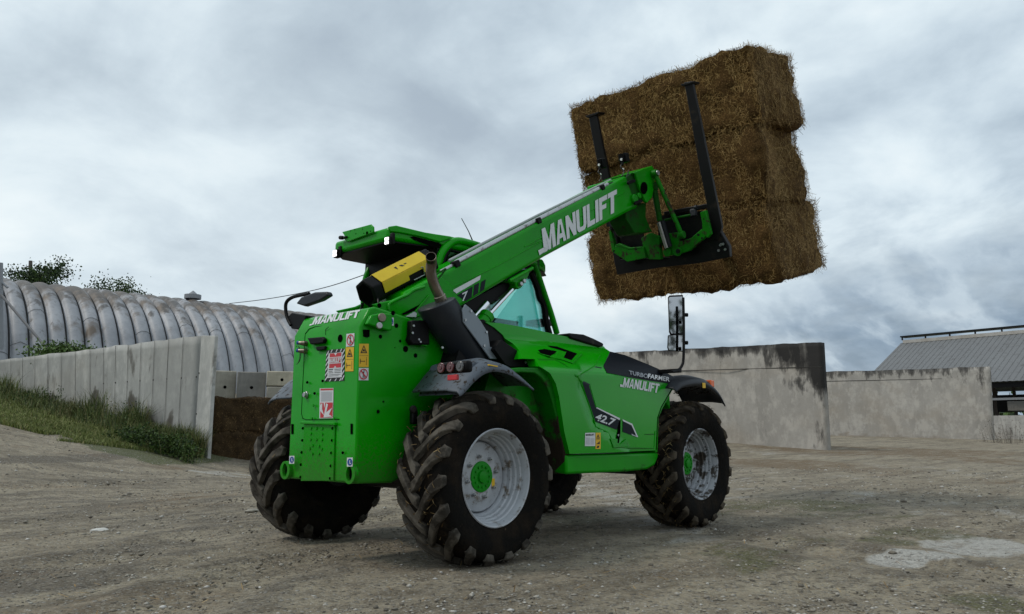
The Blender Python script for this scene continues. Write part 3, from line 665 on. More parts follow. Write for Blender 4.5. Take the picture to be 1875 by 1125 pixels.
# roof ventilator
vp = pd(353, 544, 43.5); m = MB(); m.tube([vp-Vector((0, 0, 1.6)), vp+Vector((0, 0, -.1))], .22, 14); m.tube([vp+Vector((0, 0, -.12)), vp+Vector((0, 0, .12))], .46, 16); m.tube([vp+Vector((0, 0, .12)), vp+Vector((0, 0, .36))], [.30, .03], 14)
vt = m.build('roof_ventilator', galv, qh, smooth=30)

# ------------------------------------------------------------------ open barn on the right
def roofpt(px, py, D): return pd(px, py, D)
zr = pd(1650, 629, 60).z; ze = pd(1820, 706, 52.5).z
rd_ = (pd(1875, 611, 53.4)-pd(1650, 629, 60)); rd_.z = 0; rd_.normalize(); gd = Vector((rd_.y, -rd_.x, 0))
if gd.dot(V_) > 0: gd = -gd
rl0 = pd(1650, 629, 60); ex0 = None
# width of the near roof slope chosen so that the eave is seen under the ridge
run = 7.4
def rpnt(s, f, dz=0.0): return Vector((rl0.x, rl0.y, 0)) + rd_*s + gd*run*f + Vector((0, 0, zr + (ze-zr)*f + dz))
BL = 26.0
V = []; F = []; nxr = int(BL/.36)
barn = empty('open_barn', (rl0.x, rl0.y, 0)); brn_off = -Vector((rl0.x, rl0.y, 0))
tag(barn, 'open-sided barn with grey corrugated roof at the right edge', 'barn')
for i in range(nxr*2+1):
    s = i*.18; dz = .0 if i % 2 else .028
    for f in (0, .5, 1.0): V.append(rpnt(s, f, dz)+brn_off)
for i in range(nxr*2):
    for j in range(2): F.append((i*3+j, i*3+j+1, (i+1)*3+j+1, (i+1)*3+j))
rf_m = mat('grey_corrugated_roof_sheet', (.165, .17, .175), .7, spec=.2, var=(.35, (.15, .153, .158), .35, .7), dirt=(2.2, (.085, .082, .078), .55, .8))
raw('roof', V, F, rf_m, barn)
m = MB()
for s in np.arange(.18, BL, .36): m.tube([rpnt(s, 0, .03)+brn_off, rpnt(s, 1, .03)+brn_off], .007, 4)
m.build('roof_seams', mat('roof_seam', (.09, .09, .092), .7), barn, smooth=0)
V2 = [Vector((v.x, v.y, v.z)) - gd*0 for v in V]
m = MB(); m.loft([[rpnt(-.05, 0, .02)+brn_off, rpnt(BL, 0, .02)+brn_off], [rpnt(-.05, -1, 2*(ze-zr))+brn_off, rpnt(BL, -1, 2*(ze-zr))+brn_off]], cap=False, closed=False); m.build('far_roof_slope', rf_m, barn)
m = MB()
for s0, s1 in ((.2, BL),): m.prism([rpnt(s0, .015, .02)+brn_off, rpnt(s1, .015, .02)+brn_off, rpnt(s1, .015, .27)+brn_off, rpnt(s0, .015, .27)+brn_off], gd*.05)
m.build('ridge_upstand', mat('off_white_upstand', (.40, .38, .35), .7, var=(1.5, (.30, .27, .23), .4, .7)), barn)
m = MB(); m.prism([rpnt(.0, .015, .52)+brn_off, rpnt(BL, .015, .52)+brn_off, rpnt(BL, .015, .62)+brn_off, rpnt(.0, .015, .62)+brn_off], -gd*.9)
k = 0.0
while k < BL: m.box(rpnt(k+.15, .01, .39)+brn_off, (.10, .10, .26)); k += 1.75
m.build('ridge_vent_rail', steel_b, barn)
for s in np.arange(.3, BL, 3.6):
    for f in (.97, .5, 0, -.97):
        m = MB(); m.box(Vector((rpnt(s, f).x, rpnt(s, f).y, ze/2+.2))+brn_off, (.18, .18, ze-.2)); m.build('post', wood, barn)
m = MB(); bz = pd(1845, 737, 52.5).z
for dz in (0,): m.prism([Vector((rpnt(0, .97).x, rpnt(0, .97).y, bz))+brn_off, Vector((rpnt(BL, .97).x, rpnt(BL, .97).y, bz))+brn_off, Vector((rpnt(BL, .97).x, rpnt(BL, .97).y, bz+.14))+brn_off, Vector((rpnt(0, .97).x, rpnt(0, .97).y, bz+.14))+brn_off], gd*.05)
m.build('feed_rail', galv, barn)
m = MB(); m.prism([Vector((rpnt(0, .95).x, rpnt(0, .95).y, ze-.35))+brn_off, Vector((rpnt(BL, .95).x, rpnt(BL, .95).y, ze-.35))+brn_off, Vector((rpnt(BL, .95).x, rpnt(BL, .95).y, ze-.05))+brn_off, Vector((rpnt(0, .95).x, rpnt(0, .95).y, ze-.05))+brn_off], -gd*.1); m.build('beam', steel_b, barn); m = MB()
m.prism([Vector((rpnt(0, -.9).x, rpnt(0, -.9).y, 2.2))+brn_off, Vector((rpnt(BL, -.9).x, rpnt(BL, -.9).y, 2.2))+brn_off, Vector((rpnt(BL, -.9).x, rpnt(BL, -.9).y, ze-.3))+brn_off, Vector((rpnt(0, -.9).x, rpnt(0, -.9).y, ze-.3))+brn_off], -gd*.1)
m.build('interior_shade_panel', steel_b, barn)  # black panel added so the open barn's interior reads dark
zl = pd(1845, 763, 52).z
m = MB(); m.prism([Vector((rpnt(0, 1.0).x, rpnt(0, 1.0).y, -.2))+brn_off, Vector((rpnt(BL, 1.0).x, rpnt(BL, 1.0).y, -.2))+brn_off, Vector((rpnt(BL, 1.0).x, rpnt(BL, 1.0).y, zl))+brn_off, Vector((rpnt(0, 1.0).x, rpnt(0, 1.0).y, zl))+brn_off], gd*.2); m.build('low_wall', conc('pale_low_wall', (.42, .41, .39), (.1, .1, .09), .3), barn)
c = pd(1866, 744, 49); m = MB(); m.box((0, 0, 0), (1.0, 1.0, .62), Matrix.Rotation(math.atan2(rd_.y, rd_.x), 3, 'Z')); o = m.build('water_trough', conc3b, bev=.04); o.location = c; tag(o, 'grey block-shaped trough on the low white wall of the open barn', 'trough')

# ------------------------------------------------------------------ plants
def leaves(n, sampler, size, rs, flat=.5):
    V = np.zeros((n*4, 3)); 
    for i in range(n):
        p = sampler(); d = Vector((rs.gauss(0, 1), rs.gauss(0, 1), rs.gauss(0, flat))).normalized(); u = d.orthogonal().normalized(); u = Matrix.Rotation(rs.random()*6.3, 3, d) @ u
        s = size*rs.uniform(.6, 1.35); w = d.cross(u)*s*.33
        V[i*4] = p; V[i*4+1] = p+u*s*.5+w; V[i*4+2] = p+u*s; V[i*4+3] = p+u*s*.5-w
    return V, np.arange(n*4).reshape(n, 4)
def tree(base, H, cr, n, label, mats, seed, bare=0.0, lean=0.0, zsq=.8, lsize=.16, cat='tree', group='trees behind the arched shed'):
    rs = random.Random(seed); root = empty('broadleaf_tree', base); tag(root, label, cat, group)
    m = MB(); tips = []
    trunk = [Vector((lean*t, lean*.4*t*t, H*.93*t)) for t in (0, .3, .6, 1)]
    m.tube(trunk, [H*.022, H*.017, H*.012, H*.006], 7)
    for k in range(15):
        t = rs.uniform(.35, .98); s = trunk[0].lerp(trunk[-1], t); a = rs.random()*6.3; L = cr*rs.uniform(.6, 1.15)*(1.25-t*.45)
        e = s+Vector((math.cos(a)*L, math.sin(a)*L, L*rs.uniform(.15, .85))); mid = s.lerp(e, .5)+Vector((0, 0, L*.12)); m.tube([s, mid, e], [H*.007, H*.005, H*.002], 5); tips += [e, mid, s.lerp(e, .75)]
        for q in range(4):
            a2 = a+rs.uniform(-1.1, 1.1); l2 = L*rs.uniform(.3, .6); e2 = mid.lerp(e, rs.random())+Vector((math.cos(a2)*l2, math.sin(a2)*l2, l2*rs.uniform(.1, .9))); m.tube([mid.lerp(e, .4), e2], [H*.003, H*.0012], 4); tips.append(e2)
    m.build('trunk', bark, root, smooth=50)
    tips.append(trunk[-1]+Vector((0, 0, cr*.3)))
    cs = [(p, cr*rs.uniform(.24, .42)*(1-.45*bare)) for p in tips]
    def samp():
        c, r = rs.choice(cs); v = Vector((rs.gauss(0, 1), rs.gauss(0, 1), rs.gauss(0, zsq))); return c+v*r*.42
    V, F = leaves(n, samp, lsize, rs); raw('crown', V, F, mats, root, mi=[0 if rs.random() < .6 else 1 for _ in range(n)]); return root
LM = leaf_mats
def tb(px, D, z=2.6): p = pd(px, 785, D); return (p.x, p.y, z)
def topz(px, py, D): return pd(px, py, D).z
for (px, py, D, cr, n, bare, lab, seed) in ((-6, 456, 50, 2.8, 12000, 0, 'dark dense tree crown at the left edge above the arched shed', 1), (158, 503, 58, 3.3, 15000, .0, 'leafy green tree between the wooden pole and the sparse bush', 2),
        (98, 502, 57, 3.0, 12000, .0, 'small dark tree right beside the wooden pole top', 3), (205, 516, 58, 2.0, 2200, .8, 'sparse thin-leaved tree top right of the leafy green tree', 4), (303, 540, 66, 1.8, 3000, .4, 'low tree top just left of the roof ventilator', 5), (455, 548, 70, 2.2, 2000, .8, 'thin wispy tree top near the raised mirror', 6)):
    H = (topz(px, py, D)-2.0)/1.2; tree(tb(px, D, 2.0), H, cr, int(n*1.5), lab, [LM[1], LM[0]] if seed in (1, 3) else [LM[0], LM[1]], seed, bare)
# wooden pole with transformer, mast and stay
m = MB(); pb = pd(52, 785, 52); pt_ = pd(56, 478, 52); m.tube([Vector((pb.x, pb.y, 1.0)), pt_], [.16, .12], 10)
pole = m.build('utility_pole', wood); tag(pole, 'leaning wooden pole with a dark transformer can above the arched shed', 'utility pole')
c = pd(62, 513, 51.7); m = MB(); m.tube([c-Vector((0, 0, .55)), c+Vector((0, 0, .35))], .32, 14); m.tube([c+Vector((0, 0, .35)), c+Vector((0, 0, .45))], .38, 14); m.build('transformer', steel_b, pole)
m = MB(); c = pd(54, 487, 52); m.tube([c, c-R_*.35+Vector((0, 0, -.15))], .04, 6); m.build('insulator', wood, pole)
m = MB(); pb = pd(2, 785, 33); m.tube([Vector((pb.x, pb.y, 1.0)), pd(1, 482, 33)], .10, 8); o = m.build('steel_mast', galv); tag(o, 'grey upright mast at the very left edge of the photo', 'mast')
m = MB(); m.tube([pd(1, 515, 33), pd(14, 527, 33)], .05, 6); m.build('mast_arm', galv, o)
m = MB(); m.tube([pd(1, 539, 33), pd(96, 650, 30.5)], .055, 8); o2 = m.build('stay_tube', mat('dark_stay_tube', (.09, .09, .095), .5), o)
m = MB(); pts = [pd(420, 556, 48), pd(480, 549, 44), pd(545, 538, 40.5), pd(605, 524, 37), pd(665, 504, 34), pd(725, 481, 31)]
m.tube(smoothpath(pts, 5), .022, 5); o = m.build('overhead_cable', rubber)
pe = pd(725, 480, 31); m = MB(); m.tube([Vector((pe.x, pe.y, -.3)), pe+Vector((0, 0, .1))], [.15, .11], 10); pw = m.build('utility_pole', wood); m = MB(); m.box(pe-Vector((0, 0, .1)), (.08, .9, .10)); m.build('crossarm', wood, pw); tag(pw, 'wooden pole hidden behind the cab that holds the end of the overhead cable', 'utility pole'); tag(o, 'thin overhead cable sagging across the sky towards the cab', 'cable')
# bush hanging over the wall
rs = random.Random(21); bc = pd(118, 645, 28.5)
def samp_b():
    return bc + Vector((rs.gauss(0, .48), rs.gauss(0, .35), rs.gauss(-.10, .19)))
V, F = leaves(3600, samp_b, .11, rs, .8)
root = empty('shrub', (bc.x, bc.y, gz(bc.x, bc.y))); V = V-np.array(root.location); raw('foliage', V, F, [LM[0], mat('fresh_green_foliage', (.085, .15, .03), .6)], root, mi=[rs.randint(0, 1) for _ in range(3600)])
m = MB()
for k in range(6): m.tube([(rs.uniform(-.1, .1), 0, 0), (rs.uniform(-.6, .6), rs.uniform(-.3, .3), bc.z-root.location.z)], .02, 5)
m.build('stem', bark, root); tag(root, 'fresh green bush rising behind the panel wall near the stay tube', 'shrub')
# tufts behind the block wall
# grass strip and tall weeds along the wall
def grass(name, pts, matl, kind='stuff'):
    """pts: list of (pos, height, lean vector, width)"""
    n = len(pts); V = np.zeros((n*5, 3)); mi = []
    F = []
    for i, (p, h, l, w) in enumerate(pts):
        s = Vector((-l.y, l.x, 0)); s = s.normalized()*w if s.length > 1e-6 else Vector((w, 0, 0))
        m1 = p + l*.35 + Vector((0, 0, h*.6)); e = p + l + Vector((0, 0, h))
        V[i*5:i*5+5] = [p-s, p+s, m1+s*.6, m1-s*.6, e]; F += [(i*5, i*5+1, i*5+2, i*5+3), (i*5+3, i*5+2, i*5+4, i*5+4)]
    F4 = np.array(F); me_f = F4
    # triangles as degenerate quads are avoided: split
    T = []
    for i in range(n): T += [(i*5, i*5+1, i*5+2), (i*5, i*5+2, i*5+3), (i*5+3, i*5+2, i*5+4)]
    MI = []
    for i in range(n): MI += [1 if (pts[i][1] < .19) else 0]*3
    o = raw(name, V, T, matl, mi=MI); return o
gm = bpy.data.materials.new('mixed_grass_blades'); gm.use_nodes = True; t = gm.node_tree; g = t.nodes.new('ShaderNodeNewGeometry')
t.links.new(ramp(t, g.outputs['Random Per Island'], [(0, (.025, .042, .010)), (.45, (.075, .11, .022)), (.8, (.14, .165, .038)), (1, (.24, .20, .095))]), t.nodes['Principled BSDF'].inputs['Base Color']); t.nodes['Principled BSDF'].inputs['Roughness'].default_value = .7
rs = random.Random(33); pts = []
P0s = [Vector((*WL[i], 0)) for i in range(4)]
cand = []
for i in range(75000):
    k = rs.random(); 
    if k < .5: u = rs.random()**1.0; q = P0s[0].lerp(P0s[1], u)
    elif k < .85: u = rs.random(); q = P0s[1].lerp(P0s[2], u)
    else: u = rs.random(); q = P0s[2].lerp(P0s[3], u)
    dd = rs.random()**1.15*4.6
    cand.append((q.x - dd*.57, q.y - dd*.82 , dd))
ca = np.array(cand); ca[:, 0] = np.minimum(ca[:, 0], _mid[0]-.15+ .25*np.sin(ca[:, 1]*5)); zz = terr_ab(ca[:, 0], ca[:, 1]); nz_ = vnoise(ca[:, 0], ca[:, 1], .8, 9); nz2 = vnoise(ca[:, 0], ca[:, 1], .3, 10)
xw, yw = ab2w(ca[:, 0], ca[:, 1])
for i in range(len(ca)):
    d = ca[i, 2]
    if d > 3.7+nz_[i]*1.8 or (nz2[i] < -.30 and d > .8): continue
    tall = max(0, 1-d/1.3); h = (.06+.06*rs.random()+.10*max(0, nz_[i]+.1)) + tall*rs.random()*(.50+1.1*max(0, nz_[i]+.25))
    l = Vector((rs.gauss(0, 1), rs.gauss(0, 1), 0))*h*.4; pts.append((Vector((xw[i], yw[i], zz[i]-.02)), h, l, rs.uniform(.006, .012)+tall*.002))
gm2 = gm.copy(); gm2.name = 'short_yellow_green_grass'
for n_ in gm2.node_tree.nodes:
    if n_.type == 'VALTORGB':
        for e_, c_ in zip(n_.color_ramp.elements, ((.05, .07, .014), (.12, .16, .028), (.20, .225, .05), (.30, .25, .12))): e_.color = (*c_, 1)
o = grass('grass', pts, [gm, gm2]); tag(o, kind='stuff')
print('grass blades', len(pts))
# tall seeding weeds and leafy clumps
def weed(px, py, h, n, label, seed, leafy=0, dry=False, spread=.3, nm='weed_clump'):
    p = ground_at(px, py); rs = random.Random(seed); root = empty(nm, p); tag(root, label, 'weeds', 'weeds growing at the foot of the walls')
    m = MB(); tipz = []
    for k in range(n):
        a = rs.random()*6.3; r = spread*rs.random(); b = Vector((math.cos(a)*r, math.sin(a)*r, -.03)); H = h*rs.uniform(.55, 1.05); e = b+Vector((math.cos(a)*H*.22, math.sin(a)*H*.22, H)); m.tube([b, b.lerp(e, .5)+Vector((0, 0, H*.06)), e], [.006, .004, .002], 4); tipz += [b.lerp(e, f) for f in (.3, .5, .7, .85, 1, .95)]
    m.build('stem', gm if not dry else (LM[2] if spread < .8 else bark), root, smooth=0)
    def sm(): return rs.choice(tipz)+Vector((rs.gauss(0, .05), rs.gauss(0, .05), rs.gauss(0, .04)))
    k = leafy*3 or n*5; V, F = leaves(k, sm, .05 if not leafy else .06, rs, 1.0); raw('foliage', V, F, [LM[1], LM[0], LM[2] if not dry or spread < .8 else bark], root, mi=[(rs.choice((0, 1, 1)) if not dry else 2) if leafy or rs.random() < .6 else 2 for _ in range(k)]); return root
wd = [(212, 800, .95, 26, 'tallest seeding weeds against the middle of the panel wall', 0, False, .35), (228, 806, .8, 20, 'seeding weed stalks right of the tallest ones on the panel wall', 0, False, .3), (255, 812, .55, 16, 'short dark weeds where the panel wall has dark stains', 120, False, .3),
      (120, 768, .6, 20, 'reddish seeding grass clump near the left part of the panel wall', 0, True, .5), (70, 745, .6, 18, 'grass clump at the far left part of the panel wall', 100, False, .6), (175, 785, .7, 20, 'loose stalks left of the tallest weeds', 0, False, .5),
      (320, 838, .55, 24, 'dense dark leafy clump at the near end of the grass strip', 420, False, .45), (290, 828, .5, 22, 'leafy clump left of the dense dark one', 380, False, .5), (345, 848, .45, 20, 'grassy tuft touching the wall end beside the dark bale', 160, False, .35), (240, 815, .4, 18, 'low leafy weeds in the middle of the grass strip', 320, False, .6), (10, 700, .9, 30, 'bushy weeds at the left edge beside the panel wall', 400, False, .6)]
for i, (a, b, h, n, lab, lf, dry, sp_) in enumerate(wd): weed(a, b, h, n, lab, 50+i, lf, dry, sp_)
weed(1850, 812, 1.3, 40, 'bare brown brush at the foot of the barn at the right edge', 80, 0, True, 1.4, 'brush')
weed(1835, 811, .8, 24, 'smaller bare brown brush at the corner of the lower bunker wall', 81, 0, True, .9, 'brush')
for i, (a, b, lab) in enumerate(((1190, 790, 'grassy tuft'),)): pass
# far tree line beyond the barn and sheds
rs = random.Random(61); cs = []
for k in range(90):
    a = rs.uniform(40, 130); b = rs.uniform(95, 130); x, y = ab2w(a, b); cs.append((Vector((x, y, rs.uniform(.5, 4.2))), rs.uniform(2, 3.2)))
def smp(): c, r = rs.choice(cs); return c+Vector((rs.gauss(0, 1), rs.gauss(0, 1), rs.gauss(0, .6)))*r*.6
V, F = leaves(7000, smp, .9, rs, 1.0); V = list(map(tuple, V)); cs = []
for k in range(170):
    th = R(rs.uniform(95, 265)); r = rs.uniform(60, 85); x, y = ab2w(math.sin(th)*r, math.cos(th)*r); cs.append((Vector((x, y, rs.uniform(.5, 13))), rs.uniform(2.5, 4.5)))
V3, F3 = leaves(14000, smp, 1.1, rs, 1.0); V = np.vstack([np.array(V), V3]); F = np.vstack([F, F3+28000])
o = raw('far_woodland', V, F, [LM[1], LM[0]], mi=[rs.randint(0, 1) for _ in range(21000)]); tag(o, kind='stuff')

# ------------------------------------------------------------------ the telehandler (world axes: +x is its front, origin on the ground under the rear axle)
TH = empty('telehandler', (0, 0, 0))
tag(TH, 'bright green farm telehandler with boom raised, lifting straw bales on black forks', 'telehandler')

def make_tyre(name, parent, lugmat, seed):
    m = MB(); m.mi = 0
    prof = [(.318, .165), (.335, .185), (.37, .200), (.43, .218), (.485, .222), (.525, .214), (.547, .190), (.555, .15), (.558, .07), (.559, 0)]
    prof = prof + [(r, -y) for r, y in prof[-2::-1]]
    m.lathe(prof, 96, closed=True)
    m.mi = 1
    rnd = random.Random(seed); N = 18
    path = [(-.022, 0.0, .600), (.02, .040, .602), (.065, .115, .602), (.11, .185, .600), (.155, .245, .594), (.195, .285, .578), (.214, .305, .548), (.224, .318, .505)]
    for side in (1, -1):
        for k in range(N):
            a0 = 2*math.pi*(k + (.5 if side < 0 else 0))/N + rnd.uniform(-.006, .006)
            rings = []
            wear = rnd.uniform(-.004, .003)
            for j, (w, da, rt) in enumerate(path):
                hw = (.036, .033, .032, .033, .036, .040, .040, .032)[j]/.6
                hb = hw*1.25
                a = a0 - da/.6*.62*1.35
                base_r = rt - (.05 if j < 6 else .035)
                if j < 6: rr = rt + wear; wt = wb = w
                else: rr = rt; wt = w+.016; wb = w-.012; base_r = rt
                if j == 7: wt = w+.003
                y = side
                def P(r, ww, an): return Vector((-r*math.sin(an), y*ww, r*math.cos(an)))
                rings.append([P(base_r, wb, a-hb), P(rr, wt, a-hw), P(rr, wt, a+hw), P(base_r, wb, a+hb)])
            m.loft(rings)
    return m.build(name, [tyre_m, lugmat], parent, bev=.006, smooth=40)
straw_st = straw_mat('soiled_straw', (.03, .018, .008), (.12, .08, .035), (.34, .26, .14))
def wheel(x, y, mir, lugmat, rimm, ang, seed, straw=0):
    m = MB()
    prof = [(.333, .178), (.336, .190), (.330, .196), (.322, .190), (.316, .172), (.309, .160), (.306, .135), (.297, .128), (.294, .100), (.284, .092), (.281, .066), (.270, .058), (.266, .03), (.256, .018), (.250, -.01), (.250, -.03),
            (.246, -.034), (.243, .000), (.236, .012), (.20, .018), (.165, .030), (.11, .034), (.10, .03), (.0, .03)]
    m.lathe(prof, 72)
    m.mi = 1; m.lathe([(.25, -.03), (.27, -.06), (.30, -.16), (.333, -.185), (.30, -.17), (.24, -.05)], 48)
    m.lathe([(.0, -.02), (.25, -.04)], 48)
    rim = m.build('wheel', [rimm, tyre_m], TH, smooth=30)
    rim.location = (x, y, .588)
    sy = 1 if mir else -1       # outward direction
    rim.scale = (1, sy, 1)
    ty = make_tyre('tyre', rim, lugmat, seed); ty.rotation_euler = (0, ang, 0)
    if seed == 1 or seed == 2 or seed == 3:
        m = MB()
        m.lathe([(0, .062), (.03, .062), (.042, .058), (.046, .044), (.080, .044), (.104, .040), (.110, .030), (.110, .02)], 40)
        for k in range(12):
            a = k*math.pi/6; m.disc((.072*math.cos(a), .040, .072*math.sin(a)), (0, 1, 0), .0095, .012, 8)
        hb = m.build('hub', hubg, rim, smooth=35)
        for k in range(8):
            m = MB()
            a = k*math.pi/4 + .2
            m.disc((.142*math.cos(a), .022, .142*math.sin(a)), (0, 1, 0), .019, .012, 14); m.disc((.142*math.cos(a), .03, .142*math.sin(a)), (0, 1, 0), .014, .026, 6)
            m.disc((.142*math.cos(a), .05, .142*math.sin(a)), (0, 1, 0), .007, .018, 8)
            m.build('wheel_nut', steel, rim, smooth=30)
        if seed == 1:
            m = MB(); m.box((.118, .035, -.045), (.03, .002, .055)); m.build('sticker', yel_d, rim)
            m = MB(); m.box((-.19, .05, .215), (.03, .05, .035)); m.build('valve_guard', rim_m, rim, bev=.005)
    if straw:
        m = MB(); rnd = random.Random(5)
        for k in range(straw):
            a = rnd.uniform(0, 2*math.pi); w = rnd.uniform(-.2, .2); r = .575 + rnd.uniform(0, .012)
            c = Vector((-r*math.sin(a), w, r*math.cos(a))); tg = Vector((math.cos(a)*rnd.uniform(-1, 1), rnd.uniform(-1, 1), math.sin(a)*rnd.uniform(-1, 1))).normalized()
            L = rnd.uniform(.02, .09); up = Vector((-math.sin(a), 0, math.cos(a)))
            b = c + tg*L*.5 + up*rnd.uniform(.005, .02); e = c + tg*L
            wd = tg.cross(up).normalized()*rnd.uniform(.0015, .003)
            m.poly([c-wd, b-wd, b+wd, c+wd]); m.poly([b-wd, e, b+wd])
        m.build('stuck_straw', straw_st, rim, smooth=0, fix=False)
    return rim
wheel(0, -.93, False, lug_m, rim_m, .10, 1, 240)
wheel(2.81, -.93, False, lug_mud, rim_mud, .27, 2, 900)
wheel(0, 1.01, True, lug_m, rim_m, .2, 3, 60)
wheel(2.81, .93, True, lug_mud, rim_mud, .0, 4)

# axles and underframe
m = MB()
for x in (0, 2.81):
    m.tube([(x, -.78, .598), (x, -.5, .598), (x, -.35, .58), (x, .35, .58), (x, .5, .598), (x, .78, .598)], [.10, .09, .12, .12, .09, .10], 16)
    m.disc((x, -.85, .598), (0, 1, 0), .16, .12, 20); m.disc((x, .73, .598), (0, 1, 0), .16, .12, 20)
m.build('axle', steel_b, TH, smooth=35)
m = MB(); m.box((1.3, -.1, .84), (3.6, .62, .44)); m.box((-.3, -.2, .78), (.8, .7, .34)); m.box((2.9, -.1, .95), (.9, .7, .4))
m.build('chassis', steel_b, TH, bev=.03)

# ---- rear hull: sheet-steel ballast housing with sloped top face
Yh0, Yh1 = -.62, .20; XR = -.82
def rp(px, py, off=0.0): return on(px, py, 'x', XR - off)
zt, zb_, zk = 1.735, .565, 1.60
side = [(XR, zb_), (XR, zk), (-.745, zt), (-.70, zt+.015), (-.40, zt-.03), (-.05, 1.62), (.35, 1.5), (.35, .75), (-.30, .64), (-.515, zb_-.01)]
m = MB(); m.prism([(x, Yh0, z) for x, z in side], (0, Yh1-Yh0, 0))
hull = m.build('rear_hull', green, TH, bev=.016, bseg=3)
# lower backing plate with bolt holes and lugs
m = MB()
pl = [rp(x, y) for x, y in ((559, 777), (615, 777), (613, 881), (553, 881))]
m.prism(pl, (-.012, 0, 0)); m.prism([rp(x, y) for x, y in ((557, 772), (618, 774), (619, 779), (556, 776.5))], (-.03, 0, 0))
m.build('backing_plate', green, hull, bev=.004)
for cx, cy, s in ((528, 861, 1), (646, 868, -1)):
    c = rp(cx, cy); m = MB(); ring = []
    r = .064; inn = .033; n = 28
    outer = [c + Vector((0, -math.cos(a)*r, math.sin(a)*r)) for a in [k*2*math.pi/n for k in range(n)]]
    inner = [c + Vector((0, -math.cos(a)*inn, math.sin(a)*inn*1.45)) for a in [k*2*math.pi/n for k in range(n)]]
    off = Vector((-.03, 0, 0))
    vs = [[m.b.verts.new(p) for p in q] for q in (outer, inner, [p+off for p in outer], [p+off for p in inner])]
    for i in range(n):
        j = (i+1) % n
        for a, b in ((0, 1), (2, 3), (0, 2), (1, 3)): m._f((vs[a][i], vs[a][j], vs[b][j], vs[b][i]))
    lug = m.build('towing_lug', green, hull, smooth=40)
    m = MB(); m.poly([p + Vector((-.004, 0, 0)) for p in inner]); m.build('lug_eye', hole_m, lug, fix=False)
# holes, bolts, seams on the rear face
def dots(name, pts, plane, r, matl, parent, h=.003, asp=1.0, seg=14):
    m = MB()
    for px, py in pts:
        c = plane(px, py)
        if plane is rp: m.disc(c, (-1, 0, 0), r, h, seg)
        else: m.disc(c, (0, -1, 0), r, h, seg)
    return m.build(name, matl, parent, smooth=30)
def hs(px, py, off=0.0): return on(px, py, 'y', Yh0 - off)
Z1 = lambda x, y: (500+x/3.127, 540+y/3.127)
dots('bolt_holes', [Z1(*p) for p in ((170, 765), (167, 834), (163, 903), (159, 973), (157, 1044), (340, 765), (337, 834), (333, 906), (330, 980), (326, 1052), (195, 502), (237, 565), (283, 494), (398, 905))], lambda a, b: on(a, b, 'x', XR-.013), .010, hole_m, hull)
# (discs above face outward through the x-plane builder)
m = MB()
for p in ((220, 765), (251, 765), (284, 765), (219, 795), (284, 797), (217, 829), (251, 829), (282, 830), (229, 862), (266, 866), (212, 880), (281, 883), (228, 910), (265, 910), (233, 634), (224, 708), (353, 708)):
    m.disc(on(*Z1(*p), 'x', XR-.010), (-1, 0, 0), .0095, .009, 10)
m.build('bolt_heads', green, hull, smooth=30)
m = MB()
m.disc(on(*Z1(385, 250), 'x', XR), (-1, 0, 0), .027, .003, 24)
for a, b in (((105, 740), (117, 798)), ((444, 738), (456, 798))):
    q = [rp(*Z1(*p), .002) for p in (a, (b[0], a[1]), b, (a[0], b[1]))]; m.prism(q, (-.002, 0, 0))
m.build('face_openings', hole_m, hull)
def seam(name, pts, fn, r, parent, matl=hole_m, n=5):
    m = MB(); m.tube([fn(*p) for p in (smoothpath([(a, b, 0) for a, b in pts], n) and pts)], r, 6); return m.build(name, matl, parent)
hatch = [Z1(*p) for p in ((182, 250), (186, 222), (206, 196), (240, 184), (330, 173), (420, 162), (429, 168), (431, 225))]
m = MB(); m.tube([sfp for sfp in [on(a, b, 'x', XR+(0.0 if b > 612 else (612-b)*.0022)) - Vector((.001, 0, 0)) for a, b in hatch]], .0028, 6)
m.tube([rp(*Z1(*p)) for p in ((182, 250), (176, 400), (168, 560), (163, 680), (170, 708), (190, 716), (290, 716), (380, 714))], .0028, 6)
m.tube([on(a, b, 'x', XR) for a, b in (Z1(302, 232), Z1(301, 200), Z1(318, 184))], .0025, 6)
m.build('access_hatch_seam', hole_m, hull)
# handle, socket, couplers
m = MB(); m.prism([rp(*Z1(*p)) for p in ((213, 250), (300, 243), (312, 256), (306, 278), (232, 286), (222, 262))], (-.03, 0, 0)); m.prism([rp(*Z1(*p)) for p in ((256, 300), (310, 294), (308, 316), (262, 322))], (-.02, 0, 0))
m.build('hatch_handle', black, hull, bev=.006)
m = MB(); c = rp(*Z1(194, 573)); m.disc(c, (-1, 0, 0), .026, .012, 6); m.disc(c, (-1, 0, 0), .018, .028, 20)
m.build('tow_socket', steel, hull, bev=.002)
for p in ((178, 281), (176, 325)):
    m = MB(); c = rp(*Z1(*p)); m.tube([c+Vector((.01, -.035, 0)), c+Vector((-.02, -.030, 0)), c+Vector((-.035, -.010, .002)), c+Vector((-.04, .0, .003))], [.018, .019, .015, .014], 14)
    cp = m.build('hydraulic_coupler', pipe_m, hull, smooth=35)
    m = MB(); m.disc(c+Vector((-.035, .0, .003)), (-.6, .75, .1), .014, .022, 16); m.build('coupler_cap', blue_d, cp, smooth=35)
m = MB(); c = rp(*Z1(165, 330))
for k, (rr, dx) in enumerate(((.055, 0), (.068, .012))):
    m.tube([c + Vector((-.02-dx, .01+math.cos(a)*rr*.55, -.02+math.sin(a)*rr)) for a in [i*.35 for i in range(3, 15)]], .0025, 6)
m.build('retaining_cable', rubber, hull)
